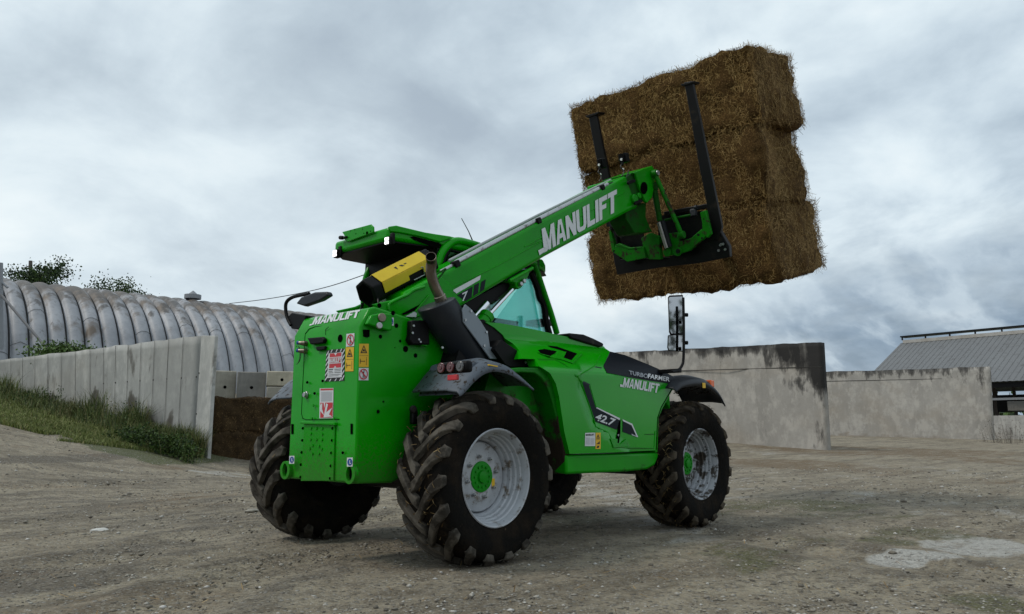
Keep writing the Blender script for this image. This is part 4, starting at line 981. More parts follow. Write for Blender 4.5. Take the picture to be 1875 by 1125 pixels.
# stickers of the rear face and hull side
def quad_map(qp, fn, off=.003):
    """maps (u,v) in the unit square to the plane patch between four photo corners: TL, TR, BR, BL"""
    P = [Vector((*q, 0)) for q in qp]
    def f(u, v):
        t = P[0].lerp(P[1], u); b = P[3].lerp(P[2], u); p = b.lerp(t, v); return fn(p.x, p.y, off)
    return f
def dpoly(name, polys, mapf, matl, parent, sub=False):
    m = MB()
    for pl in polys: m.poly([mapf(u, v) for u, v in pl])
    return m.build(name, matl, parent, smooth=0, fix=False)
SQ = [(0, 0), (1, 0), (1, 1), (0, 1)]
def rect(a, b, c, d): return [(a, b), (c, b), (c, d), (a, d)]
def circ(cx, cy, rx, ry, n=20): return [(cx+math.cos(k*2*math.pi/n)*rx, cy+math.sin(k*2*math.pi/n)*ry) for k in range(n)]
def ringp(cx, cy, rx, ry, t, n=24):
    o = []
    for k in range(n):
        a, b = k*2*math.pi/n, (k+1)*2*math.pi/n
        o.append([(cx+math.cos(a)*rx, cy+math.sin(a)*ry), (cx+math.cos(b)*rx, cy+math.sin(b)*ry), (cx+math.cos(b)*rx*t, cy+math.sin(b)*ry*t), (cx+math.cos(a)*rx*t, cy+math.sin(a)*ry*t)])
    return o
# bold condensed capitals, each in a unit box; strokes overlap only inside one flat layer so they are cut as separate quads
LET = {
 'M': ([[(0, 0), (.27, 0), (.27, 1), (0, 1)], [(.73, 0), (1, 0), (1, 1), (.73, 1)], [(.27, 1), (.27, .62), (.42, 0), (.5, 0), (.5, .38)], [(.73, 1), (.5, .38), (.5, 0), (.58, 0), (.73, .62)]], 1.25),
 'A': ([[(0, 0), (.28, 0), (.46, .78), (.33, 1)], [(.72, 0), (1, 0), (.67, 1), (.54, .78)], [(.33, 1), (.46, .78), (.54, .78), (.67, 1)], [(.325, .20), (.675, .20), (.63, .40), (.37, .40)]], 1.0),
 'N': ([[(0, 0), (.29, 0), (.29, 1), (0, 1)], [(.71, 0), (1, 0), (1, 1), (.71, 1)], [(.29, 1), (.29, .52), (.71, 0), (.71, .48)]], 1.0),
 'U': ([[(0, .26), (.30, .30), (.30, 1), (0, 1)], [(.70, .30), (1, .26), (1, 1), (.70, 1)], [(0, .26), (.07, .09), (.22, 0), (.36, 0), (.36, .19), (.31, .24), (.30, .30)], [(1, .26), (.70, .30), (.69, .24), (.64, .19), (.64, 0), (.78, 0), (.93, .09)], [(.36, 0), (.64, 0), (.64, .19), (.36, .19)]], 1.0),
 'L': ([[(0, 0), (.36, 0), (.36, 1), (0, 1)], [(.36, 0), (1, 0), (1, .22), (.36, .22)]], .8),
 'I': ([[(0, 0), (1, 0), (1, 1), (0, 1)]], .32),
 'F': ([[(0, 0), (.36, 0), (.36, 1), (0, 1)], [(.36, .78), (1, .78), (1, 1), (.36, 1)], [(.36, .42), (.88, .42), (.88, .62), (.36, .62)]], .82),
 'T': ([[(.31, 0), (.69, 0), (.69, .78), (.31, .78)], [(0, .78), (1, .78), (1, 1), (0, 1)]], .92)}
def word_polys(txt, gap=.10, shear=0.0, hook=False):
    x = .34 if hook else 0.0; W_ = []
    if hook: W_ += [[(0, -.02), (x+.0, -.02), (x+.27, 0), (x+.27, .0), (x+.0, .16), (0, .16)]]
    for ch in txt:
        P, w = LET[ch]
        for pl in P: W_.append([(x+a*w, b) for a, b in pl])
        x += w + gap
    x -= gap
    return [[(a/x + shear*b/x*1.0, b) for a, b in pl] for pl in W_]
def write(name, txt, qp, fn, matl, parent, off=.004, **k):
    return dpoly(name, word_polys(txt, **k), quad_map(qp, fn, off), matl, parent)
def font_word(name, txt, qp, fn, matl, parent, off=.004, bold=.03, italic=0.0):
    cu = bpy.data.curves.new(name, 'FONT'); cu.body = txt; cu.offset = bold*.4; cu.resolution_u = 4; cu.shear = italic
    o = bpy.data.objects.new(name, cu); C.objects.link(o); bpy.context.view_layer.update()
    me = bpy.data.meshes.new_from_object(o.evaluated_get(bpy.context.evaluated_depsgraph_get()))
    C.objects.unlink(o); bpy.data.objects.remove(o); bpy.data.curves.remove(cu)
    xs = [v.co.x for v in me.vertices]; ys = [v.co.y for v in me.vertices]
    x0, x1, y0, y1 = min(xs), max(xs), min(ys), max(ys); f = quad_map(qp, fn, off)
    for v in me.vertices: v.co = f((v.co.x-x0)/(x1-x0), (v.co.y-y0)/(y1-y0))
    me.materials.clear(); me.materials.append(matl); ob = bpy.data.objects.new(name, me); C.objects.link(ob); ob.parent = parent; return ob
def rslope(px, py, off=0.0):   # the sloped top face of the hull
    p0 = Vector((XR, 0, zk)); n = Vector((-(zt-zk), 0, .075)).normalized(); n.x, n.z = -(zt-zk), .075; n.normalize()
    return onp(px, py, p0 + n*off, n)
write('maker_lettering', 'MANULIFT', [Z1(232, 128), Z1(498, 85), Z1(484, 130), Z1(207, 176)], rslope, white_d, hull, hook=True, gap=.06)
# maker badge with striped border
bq = [Z1(306, 318), Z1(410, 307), Z1(407, 492), Z1(296, 497)]; bf = lambda o: quad_map(bq, rp, o)
bd = dpoly('maker_badge', [SQ], bf(.003), ink, hull)
st = []
for k in range(-1, 9):
    v = k*.16
    for x0, x1 in ((0, .13), (.87, 1)):
        a = [(x0, v), (x1, v+.13), (x1, v+.19), (x0, v+.06)]
        if v >= 0 and v+.19 <= 1: st.append(a)
for k in (.22, .5, .74):
    st += [[(k, .91), (k+.05, .91), (k+.12, 1), (k+.07, 1)], [(k, 0), (k+.05, 0), (k+.12, .08), (k+.07, .08)]]
dpoly('badge_stripes', st, bf(.0045), white_d, bd)
dpoly('badge_panel', [rect(.12, .11, .88, .89)], bf(.0055), white_d, bd)
Mm = [[(.2, .62), (.36, .62), (.36, .86), (.2, .86)], [(.64, .62), (.8, .62), (.8, .86), (.64, .86)], [(.36, .86), (.36, .72), (.5, .64), (.64, .72), (.64, .86), (.5, .78)]]
dpoly('badge_emblem', [rect(.19, .42, .82, .88)], bf(.007), red_d, bd)
dpoly('badge_notch', [[(.43, .88), (.58, .88), (.505, .80)], [(.43, .42), (.58, .42), (.505, .48)], rect(.12, .555, .88, .575), rect(.12, .74, .88, .76)], bf(.008), white_d, bd)
dpoly('badge_lettering', [[(.17+a*.66, .585+b*.145) for a, b in pl] for pl in word_polys('MANULIFT', .12)], bf(.009), white_d, bd)
dpoly('badge_small_print', [rect(.17, .36, .40, .385), rect(.48, .36, .82, .375), rect(.17, .31, .38, .325), rect(.48, .31, .80, .325), rect(.17, .26, .42, .275), rect(.48, .26, .82, .275), rect(.17, .20, .80, .212), rect(.17, .16, .7, .17)], bf(.007), ink, bd)
# warning stickers
def person_polys(cx, by, h, lean=0):
    s = h
    return [circ(cx+.06*s*lean, by+.90*s, .085*s, .085*s*1.0, 10), [(cx-.09*s, by+.45*s), (cx+.09*s, by+.45*s), (cx+.12*s, by+.80*s), (cx-.12*s, by+.80*s)],
            [(cx-.09*s, by+.45*s), (cx-.01*s, by+.45*s), (cx-.06*s, by), (cx-.15*s, by)], [(cx+.01*s, by+.45*s), (cx+.09*s, by+.45*s), (cx+.15*s, by), (cx+.06*s, by)]]
def prohibition(name, q, fn, parent):
    f = lambda o: quad_map(q, fn, o); b = dpoly(name, [SQ], f(.003), white_d, parent)
    dpoly('prohibition_ring', ringp(.5, .5, .44, .44, .80) + [[(.17, .78), (.24, .85), (.84, .23), (.77, .16)]], f(.0055), red_d, b)
    dpoly('walker_symbol', person_polys(.5, .18, .64, 1), f(.0045), ink, b); return b
def warn2(name, q, fn, parent):
    f = lambda o: quad_map(q, fn, o); b = dpoly(name, [SQ], f(.003), yel_d, parent)
    dpoly('sticker_symbols', [[(.15, .60), (.5, .95), (.5, .88), (.28, .635)], [(.85, .60), (.5, .95), (.5, .88), (.72, .635)], [(.15, .60), (.28, .635), (.72, .635), (.85, .60)],
        circ(.5, .72, .10, .05, 10), [(.3, .66), (.42, .70), (.58, .70), (.7, .66), (.5, .68)], rect(.04, .495, .96, .505)] + [rect(.12, .14, .17, .36), rect(.2, .24, .55, .262), [(.2, .21), (.2, .29), (.1+.02, .25)], [(.55, .21), (.62, .25), (.55, .29)]]
        + [[(.62+(a-.5)*.6+.16, b) for a, b in pl] for pl in person_polys(.5, .08, .36)], f(.0045), ink, b); return b
prohibition('prohibition_sticker', [Z1(420, 224), Z1(466, 220), Z1(464, 294), Z1(417, 298)], rp, hull)
warn2('warning_sticker', [Z1(416, 301), Z1(463, 300), Z1(460, 438), Z1(413, 439)], rp, hull)
warn2('warning_sticker', [Z1(493, 281), Z1(548, 281), Z1(547, 414), Z1(491, 414)], hs, hull)
prohibition('prohibition_sticker', [Z1(491, 419), Z1(547, 419), Z1(546, 490), Z1(490, 490)], hs, hull)
q = [Z1(267, 536), Z1(346, 534), Z1(343, 706), Z1(265, 708)]; f = lambda o: quad_map(q, rp, o)
b = dpoly('notice_sticker', [SQ], f(.003), white_d, hull)
dpoly('notice_red_panel', [rect(.06, .02, .96, .52), rect(.06, .93, .96, .985)], f(.0042), red_d, b)
dpoly('notice_tables', [rect(.1, .57+.033*k, .9, .582+.033*k) for k in range(10)], f(.0042), grey_d, b)
dpoly('notice_symbol', [[(.06, .44), (.20, .52), (.20, .30), (.34, .10), (.06, .24)], [(.48, .50), (.62, .46), (.50, .20), (.92, .34), (.70, .12), (.95, .05), (.30, .03), (.36, .16)], [(.30, .52), (.42, .52), (.36, .34)]], f(.0055), white_d, b)
for qq, fn in (([Z1(93, 923), Z1(122, 922), Z1(121, 967), Z1(92, 968)], rp), ([Z1(423, 933), Z1(456, 932), Z1(455, 984), Z1(422, 984)], rp), ([Z1(667, 131), Z1(691, 131), Z1(691, 177), Z1(666, 176)], hs)):
    b = dpoly('hook_sticker', [SQ], quad_map(qq, fn, .034 if fn is rp else .003), white_d, hull)
    dpoly('hook_symbol', [circ(.5, .5, .42, .40, 18)], quad_map(qq, fn, .0355 if fn is rp else .0045), blue_d, b)
    dpoly('hook_line', [rect(.44, .3, .56, .7), rect(.44, .3, .7, .4)], quad_map(qq, fn, .037 if fn is rp else .006), white_d, b)
# hull side: holes, brackets, tail socket
m = MB()
def sdisc(px, py, r, h=.003): m.disc(hs(px, py), (0, -1, 0), r, h, 18)
for p, r in (((614, 240), .014), ((727, 265), .010), ((758, 311), .022), ((815, 348), .016), ((706, 177), .016), ((601, 669), .013), ((631, 612), .007), ((686, 105), .016), ((697, 303), .004)):
    sdisc(*Z1(*p), r)
m.prism([hs(*Z1(*p)) for p in ((513, 200), (552, 200), (552, 240), (538, 246), (516, 240))], (0, -.003, 0))
m.build('side_openings', hole_m, hull)
m = MB(); m.prism([hs(*Z1(*p)) for p in ((518, 172), (545, 118), (600, 108), (660, 112), (661, 205), (640, 210))], (0, -.045, 0))
br = m.build('lamp_bracket', green, hull, bev=.01)
m = MB(); m.disc(hs(*Z1(619, 132), .04), (-.25, -1, 0), .030, .02, 24); m.build('grey_reflector', pipe_m, br, bev=.004)
m = MB(); m.disc(hs(*Z1(604, 178), .04), (-.25, -1, 0), .023, .022, 24); m.build('reversing_lamp', steel, br, bev=.005)
m = MB(); m.prism([hs(*Z1(*p)) for p in ((765, 150), (838, 150), (862, 190), (868, 290), (770, 290), (752, 262), (762, 232))], (0, -.06, 0))
b = m.build('socket_box', black, hull, bev=.01)
m = MB()
for p in ((803, 178), (797, 219), (833, 256), (842, 270)): m.disc(hs(*Z1(*p), .06), (0, -1, 0), .008, .008, 10)
m.build('box_screws', steel, b)
m = MB(); m.prism([hs(*Z1(*p), .02) for p in ((838, 250), (880, 252), (868, 300), (838, 292))], (0, -.03, 0)); m.build('bracket_tab', green, hull, bev=.005)

# ---- boom
YB0, YB1 = -.42, -.07
def bp(px, py, off=0.0): return on(px, py, 'y', YB0 - off)
Z3 = lambda x, y: (660+x/5.115, 440+y/5.115)
m = MB(); m.prism([bp(*p) for p in ((745, 534), (806, 501), (1000, 397.5), (1118, 336), (1147, 321), (1170, 380), (1152, 388), (1000, 469.5), (857, 555), (760, 610), (735, 560))], (0, YB1-YB0, 0))
boom = m.build('boom', green, TH, bev=.035, bseg=4)
# pivot cheeks at the rear end of the boom
ckp = [on(a, b, 'y', YB0-.025) for a, b in (Z3(120, 600), Z3(300, 560), Z3(430, 500), Z3(510, 455), Z3(610, 395), Z3(760, 340), Z3(880, 440), Z3(860, 620), Z3(520, 730), Z3(380, 720), Z3(240, 700))]
m = MB(); m.prism(ckp, (0, .03, 0)); chk = m.build('boom_pivot_frame', green, TH, bev=.01)
m = MB(); m.prism([Vector((p.x, .0, p.z)) for p in ckp], (0, .03, 0)); m.build('boom_pivot_frame', green, TH, bev=.01)
m = MB(); m.tube(smoothpath([on(a, b, 'y', YB0-.03) for a, b in (Z3(262, 650), Z3(266, 605), Z3(300, 580), Z3(380, 540), Z3(440, 515), Z3(500, 470), Z3(600, 437))], 5), .011, 8)
m.tube([on(a, b, 'y', YB0-.03) for a, b in (Z3(638, 520), Z3(580, 590), Z3(512, 672))], .008, 8)
m.build('edge_bead', green, chk)
m = MB(); m.disc(on(*Z3(175, 612), 'y', YB0-.025), (0, -1, 0), .017, .004, 18); m.disc(on(*Z3(305, 685), 'y', YB0-.025), (0, -1, 0), .019, .004, 18)
m.prism([on(*Z3(*p), 'y', YB0-.025) for p in ((380, 692), (560, 600), (548, 640), (440, 690), (400, 702))], (0, -.004, 0))
m.build('frame_openings', hole_m, chk)
m = MB(); m.prism([on(*Z3(*p), 'y', YB0-.026) for p in ((418, 716), (508, 668), (524, 690), (516, 722))], (0, -.006, 0)); m.build('light_stripe', white_d, chk)
# crease and lettering on the boom side
Z4 = lambda x, y: (960+x/5.357, 290+y/5.357)
m = MB(); m.tube([bp(*p) for p in (Z3(700, 520), Z3(1270, 245), Z3(1739, -10))] + [bp(*p) for p in (Z4(0, 868), Z4(980, 335))], .006, 8); m.build('side_crease', green, boom)
write('maker_lettering', 'MANULIFT', [Z4(170, 695), Z4(908, 303), Z4(908, 518), Z4(195, 925)], bp, white_d, boom, gap=.07, off=.0085)
dpoly('lettering_hook', [SQ], quad_map([Z4(137, 905), Z4(205, 868), Z4(232, 895), Z4(150, 952)], bp, .0085), white_d, boom)
dpoly('lettering_hook_stem', [SQ], quad_map([Z4(186, 780), Z4(222, 762), Z4(243, 890), Z4(205, 905)], bp, .0065), white_d, boom)
dpoly('white_bar', [SQ], quad_map([Z3(862, 470), Z3(1127, 328), Z3(1118, 372), Z3(900, 500)], bp, .004), white_d, boom)
dpoly('dark_bars', [SQ], quad_map([Z3(905, 515), Z3(1052, 432), Z3(1042, 535), Z3(985, 572)], bp, .003), dark_d, boom)
dpoly('dark_bars', [SQ], quad_map([Z3(1066, 422), Z3(1112, 398), Z3(1102, 496), Z3(1056, 525)], bp, .003), dark_d, boom)
dpoly('dark_bars', [SQ], quad_map([Z3(1130, 392), Z3(1175, 366), Z3(1160, 462), Z3(1118, 492)], bp, .003), dark_d, boom)
font_word('model_number', '7', [Z3(955, 498), Z3(1006, 472), Z3(998, 556), Z3(950, 576)], bp, white_d, boom, bold=.03)
# hose tube with clamps on the top edge
yT = YB0 + .03
m = MB(); m.tube([on(a, b, 'y', yT) for a, b in ((806, 498), (833, 484))], .014, 10); m.tube([on(a, b, 'y', yT) for a, b in ((833, 482), (985, 402), (1112, 338))], .021, 12)
m.build('hose_tube', steel, boom)
m = MB(); m.tube([on(a, b, 'y', yT+.07) for a, b in ((822, 478), (985, 394.5), (1118, 330))], .013, 10); m.build('hydraulic_hose', mat('grey_hose_cover', (.30, .33, .33), .5), boom)
for p in ((834, 484), (984, 405), (1101, 344)):
    c = on(*p, 'y', yT-.008); m = MB(); m.box(c, (.06, .06, .055), Matrix.Rotation(R(-27), 3, 'Y')); m.build('tube_clamp', black, boom, bev=.008)
m = MB(); m.tube(smoothpath([on(a, b, 'y', YB0-.02) for a, b in (Z3(700, 330), Z3(745, 300), Z3(800, 270), Z3(720, 372), Z3(690, 400))], 4), .007, 6)
m.build('clamp_wire', green_dull, boom)
# bracket under the boom and lift rods
m = MB(); m.prism([bp(*Z3(*p), -.05) for p in ((1390, 385), (1600, 262), (1570, 345), (1510, 445), (1480, 460), (1455, 440), (1450, 400))], (0, .14, 0))
bb = m.build('rod_bracket', green, boom, bev=.008)
m = MB(); m.tube([bp(*Z3(*p), .0) for p in ((1395, 382), (1612, 262))], .016, 8); m.build('bracket_rib', green, bb)
m = MB()
for p in ((1490, 412), (1518, 385)): m.disc(bp(*Z3(*p), -.045), (0, -1, 0), .020, .03, 18)
m.build('pin_heads', steel, bb, bev=.004)
m = MB(); m.prism([on(*Z3(*p), 'y', -.22) for p in ((1200, 505), (1330, 430), (1430, 420), (1410, 480), (1300, 560), (1235, 605))], (0, .1, 0))
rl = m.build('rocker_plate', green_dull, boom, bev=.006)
m = MB()
for p in ((1262, 545), (1292, 500)): m.disc(on(*Z3(*p), 'y', -.22), (0, -1, 0), .026, .02, 16)
m.build('rocker_pins', steel_b, rl, bev=.004)
m = MB(); m.tube([on(*Z3(*p), 'y', -.33) for p in ((1135, 790), (1210, 690), (1420, 462))], .019, 12); m.build('lift_rod', chrome, TH)
m = MB(); m.tube([on(*Z3(*p), 'y', -.30) for p in ((1050, 740), (1095, 690), (1180, 592))], .034, 14); lr = m.build('tilt_rod', chrome, TH)
m = MB(); m.tube([on(*Z3(*p), 'y', -.36) for p in ((1060, 880), (1130, 780), (1180, 716))], .060, 18); m.tube([on(*Z3(*p), 'y', -.36) for p in ((1160, 740), (1190, 700))], .066, 18)
m.build('lift_cylinder', green, TH, bev=.005)
m = MB(); m.prism([on(*Z3(*p), 'y', -.30) for p in ((985, 590), (1210, 470), (1430, 360), (1380, 470), (1215, 600), (1100, 690))], (0, .30, 0)); m.build('boom_underside', black, TH)

# boom head (telescoping end), gooseneck, links
Z6 = lambda x, y: (1080+x/5.115, 280+y/5.115)
m = MB(); m.prism([bp(*Z6(*p), -.03) for p in ((180, 262), (330, 225), (345, 290), (420, 300), (470, 420), (460, 450), (400, 520), (330, 545), (200, 560))], (0, YB1-YB0-.06, 0))
head = m.build('boom_head', green, TH, bev=.015, bseg=3)
m = MB(); m.prism([bp(*Z6(*p), .0) for p in ((340, 230), (395, 190), (440, 200), (470, 330), (500, 440), (480, 470), (420, 480), (380, 400), (350, 310))], (0, .03, 0))
m.prism([Vector((p.x, YB1-.03, p.z)) for p in [bp(*Z6(*p), .0) for p in ((340, 230), (395, 190), (440, 200), (470, 330), (500, 440), (480, 470), (420, 480), (380, 400), (350, 310))]], (0, .03, 0))
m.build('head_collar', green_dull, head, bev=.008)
m = MB(); m.prism([bp(*Z6(*p), .035) for p in ((402, 188), (585, 122), (602, 150), (612, 250), (600, 345), (585, 420), (540, 470), (520, 455), (470, 330), (430, 200))], (0, .035, 0))
m.prism([Vector((p.x, YB1, p.z)) for p in [bp(*Z6(*p), .035) for p in ((402, 188), (585, 122), (602, 150), (612, 250), (600, 345), (585, 420), (540, 470), (520, 455), (470, 330), (430, 200))]], (0, .035, 0))
m.prism([bp(*Z6(*p), .0) for p in ((402, 186), (585, 120), (600, 142), (420, 208))], (0, YB1-YB0, 0))
gn = m.build('gooseneck', green, TH, bev=.008)
m = MB(); m.prism([bp(*Z6(506+math.cos(a)*33, 331+math.sin(a)*58), .036) for a in [k*math.pi/10 for k in range(20)]], (0, -.003, 0)); m.build('gooseneck_opening', hole_m, gn)
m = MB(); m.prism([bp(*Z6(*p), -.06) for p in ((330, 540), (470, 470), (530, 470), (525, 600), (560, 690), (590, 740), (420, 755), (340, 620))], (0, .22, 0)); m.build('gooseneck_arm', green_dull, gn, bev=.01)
m = MB()
for p in ((375, 275), (440, 465)):
    m.prism([bp(*Z6(p[0]+a, p[1]+b), .035) for a, b in ((-35, 5), (-15, -12), (30, -25), (48, -8), (30, 8), (0, 14), (-22, 28))], (0, -.02, 0))
m.build('head_fittings', black, gn, bev=.004)
m = MB(); m.disc(bp(*Z6(395, 440), -.02), (0, -1, 0), .055, .05, 24); m.disc(bp(*Z6(435, 410), -.02), (0, -1, 0), .035, .05, 24); m.build('head_boss', green, head, bev=.01)
# links and crowd cylinder
L1 = [bp(*Z6(608, 195), .07), onp(*Z6(862, 770), Vector((3.50, 0, 3.0)), Vector((math.cos(R(14)), 0, math.sin(R(14)))))]
TN = Vector((math.cos(R(14)), 0, math.sin(R(14)))); TU = Vector((-math.sin(R(14)), 0, math.cos(R(14)))); TY = Vector((0, 1, 0))
CP = Vector((3.50, 0, 3.0))
def cp(px, py, off=0.0): return onp(px, py, CP - TN*off, TN)
L1[1] = cp(*Z6(862, 770), .10)
m = MB(); m.tube([L1[0], L1[1]], .026, 12); 
for e in L1: m.disc(e - TY*.03, TY, .042, .06, 20)
m.build('tipping_link', green_mid, TH, bev=.004)
m = MB(); m.disc(L1[0]-TY*.035, TY*-1, .028, .012, 18); m.build('link_pin', steel, TH)
A, B_ = bp(*Z6(600, 320), .02), cp(*Z6(655, 640), .13)
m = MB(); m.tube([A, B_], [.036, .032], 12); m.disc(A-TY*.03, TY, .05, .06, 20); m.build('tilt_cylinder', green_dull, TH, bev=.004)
m = MB(); m.tube([cp(*Z6(648, 650), .13), cp(*Z6(722, 890), .10)], .026, 16); m.build('tilt_cylinder_rod', steel, TH)
m = MB(); m.tube([cp(*Z6(678, 640), .115), cp(*Z6(748, 880), .085)], .03, 14); m.build('tilt_cylinder_guard', anthra, TH)

# ---- quick-coupler carriage and fork frame (both tilt back 14 degrees)
m = MB()
m.prism([cp(*Z6(*p), .06) for p in ((220, 935), (235, 870), (370, 905), (500, 885), (528, 985), (350, 1022))], TN*.06)
m.prism([cp(*Z6(*p), .05) for p in ((172, 735), (190, 715), (232, 860), (228, 930), (208, 930))], TN*.05)
m.prism([cp(*Z6(*p), .065) for p in ((232, 868), (270, 848), (370, 888), (480, 880), (495, 888), (370, 908))], TN*.04)
m.prism([cp(*Z6(*p), .06) for p in ((700, 900), (720, 760), (815, 745), (830, 830), (945, 800), (1045, 715), (1060, 740), (1100, 770), (1060, 810), (930, 920), (850, 945), (700, 975))], TN*.06)
m.prism([cp(*Z6(*p), .07) for p in ((1030, 560), (1082, 538), (1135, 760), (1100, 800), (1055, 740), (1048, 640))], TN*.05)
m.prism([cp(*Z6(*p), .03) for p in ((480, 800), (560, 750), (650, 790), (665, 1000), (560, 1000), (530, 985), (500, 890))], TN*.06)
car = m.build('tool_carriage', green_mid, TH, bev=.008)
m = MB(); m.tube([cp(*Z6(700, 632), .05), cp(*Z6(985, 575), .05)], .014, 10); m.tube([cp(*Z6(270, 715), .05), cp(*Z6(370, 700), .05)], .014, 10); m.build('locking_rod', green_dull, car)
m = MB()
for p, r in (((826, 925), .05), ((730, 930), .05)): m.disc(cp(*Z6(*p), .06), -TN, r, .02, 20)
m.build('carriage_boss', green_mid, car, bev=.005)
m = MB(); m.disc(cp(*Z6(828, 922), .08), -TN, .026, .012, 16)
for p, r in (((435, 906), .012), ((228, 920), .012), ((1018, 770), .014), ((1070, 620), .008), ((1052, 800), .012), ((860, 790), .012)): m.disc(cp(*Z6(*p), .121 if p[0] < 400 else .125), -TN, r, .008, 12)
m.build('carriage_pins', steel_b, car)
m = MB(); m.disc(cp(*Z6(990, 550), .03), TY, .04, .05, 14); m.box(cp(*Z6(975, 565), .06), (.05, .06, .07)); m.disc(cp(*Z6(1005, 510), .05), TY, .025, .03, 12); m.build('lock_fitting', anthra, car, bev=.005)
rnd = random.Random(3); m = MB()
for k in range(5):
    a = cp(*Z6(285+k*8, 590), .1); e = cp(*Z6(300+k*16, 800-k*14), .04)
    m.tube(smoothpath([a, a.lerp(e, .4)+Vector((0, .05*(k-2), -.02)), a.lerp(e, .75)+Vector((0, .04*(2-k), .02)), e], 4), .008, 6)
m.build('coupler_hoses', rubber, car)
m = MB(); m.box(cp(*Z6(250, 640), .08), (.1, .14, .16)); m.box(cp(*Z6(240, 700), .05), (.09, .1, .06)); m.build('coupler_block', black, car, bev=.01)
# fork frame
FP = CP + TN*.05
def fp(px, py, off=0.0): return onp(px, py, FP - TN*off, TN)
Z5 = lambda x, y: (1030+x/2.249, 60+y/2.249)
m = MB(); m.prism([fp(*Z6(*p), -.03) for p in ((640, 590), (1040, 545), (1060, 760), (900, 850), (700, 900), (640, 800))], TN*.03); m.build('carriage_shade_plate', steel_b, TH)  # added dark plates standing for the shaded straw and hoses behind the carriage
m = MB(); m.prism([fp(*Z6(*p), -.03) for p in ((185, 700), (480, 690), (520, 900), (240, 900))], TN*.03); m.build('carriage_shade_plate', steel_b, TH)
a0 = fp(*Z5(215, 965)); a1 = fp(*Z5(680, 915)); u_low = -.18
m = MB()
m.prism([fp(*Z5(*p)) for p in ((210, 935), (440, 925), (590, 845), (640, 800), (685, 880), (688, 925), (560, 950), (400, 968), (225, 998))], TN*.07)
m.prism([fp(*Z5(*p)) for p in ((415, 738), (600, 703), (606, 722), (418, 757))], TN*.05)
m.prism([fp(*Z5(*p)) for p in ((190, 790), (215, 785), (240, 940), (212, 940))], TN*.05)
ff = m.build('fork_frame', steel_b, TH, bev=.008)
for pts in (((500, 205), (533, 200), (560, 330), (590, 480), (625, 650), (655, 800), (640, 855), (605, 850), (592, 700), (560, 540), (525, 340)), ((106, 340), (136, 330), (160, 450), (190, 590), (200, 800), (180, 800), (165, 620), (135, 500))):
    m = MB(); m.prism([fp(*Z5(*p), .015) for p in pts], TN*.05); u = m.build('upright', steel_b, ff, bev=.006)
for x0, y0, x1, y1 in ((485, 213, 540, 199), (94, 343, 148, 326)):
    m = MB(); m.prism([fp(*Z5(*p), .03) for p in ((x0, y0), (x1, y1), (x1-3, y1+9), (x0+8, y0+8))], TN*.14); m.build('upright_cap', steel_b, ff, bev=.003)
for yy in (-.72, .02):     # tines run forward into the lowest bale
    b0 = fp(*Z5(640, 890)); z0 = b0 - TY*(b0.y-yy) ; m = MB()
    m.prism([z0+TY*.06+TU*.03, z0+TY*.06-TU*.03, z0+TY*.06-TU*.005+TN*1.15, z0+TY*.06+TU*.005+TN*1.15], -TY*.12); m.build('fork_tine', steel_b, ff, bev=.004)
m = MB(); rr = random.Random(9)
for p in ((1230, 860), (1210, 915), (1225, 865), (1270, 905), (1250, 855)):
    m.disc(fp(*Z6(*p), .01), -TN, .014, .012, 8)
m.build('frame_bolts', steel, ff)
# work lamps on the boom head
for (cx, cy, yy, w, h) in ((1102, 300, -.08, .075, .11), (1143, 290, -.38, .095, .10)):
    c = on(cx, cy, 'y', yy); m = MB(); m.box(c, (.07, w, h), Matrix.Rotation(R(-12), 3, 'Y')); m.box(c+Vector((-.035, 0, -.06)), (.02, .03, .06))
    lp = m.build('boom_lamp', black, TH, bev=.012)
    m = MB()
    for k in range(5): m.box(c+Vector((-.045, 0, (k-2)*.016)), (.03, w*.8, .005))
    m.build('cooling_fins', black, lp)
    m = MB(); m.tube(smoothpath([c+Vector((-.01, 0, -.05)), c+Vector((-.05, .015, -.10)), c+Vector((-.03, -.01, -.16)), c+Vector((-.06, 0, -.22))], 5), .006, 6); m.build('lamp_cable', rubber, lp)
    m = MB(); m.disc(c+Vector((-.05, 0, -.03)), (-1, -.3, 0), .014, .012, 10); m.disc(c+Vector((-.02, 0, -.13)), (-1, -.3, 0), .010, .02, 8); m.build('lamp_connector', mat('white_connector', (.6, .6, .6), .4), lp)
m = MB(); m.tube(smoothpath([bp(*Z4(*p), -.02) for p in ((750, 290), (820, 250), (900, 235), (960, 220), (1000, 190), (1025, 120))], 4), .006, 6); m.build('lamp_wire', rubber, boom)

# ---- cab
YC = -.02
def cpl(px, py, off=0.0): return on(px, py, 'y', YC - off)
rear_x, fx = .50, 1.93
m = MB()   # roof slab with overhang
plan = [(-.02, .13), (-.02, .90), (.12, 1.02), (1.80, 1.02), (1.98, .85), (1.98, .1), (1.80, -.02), (.54, -.03)]
m.prism([(x, y, 2.475) for x, y in plan], (0, 0, .115))
roof = m.build('cab_roof', green, TH, bev=.03, bseg=3)
m = MB(); m.prism([(x*1.0+.02, .5+(y-.5)*.97, 2.463) for x, y in plan], (0, 0, .01)); m.build('roof_lining', black, roof)
Z2 = lambda x, y: (590+x/5.358, 390+y/5.358)
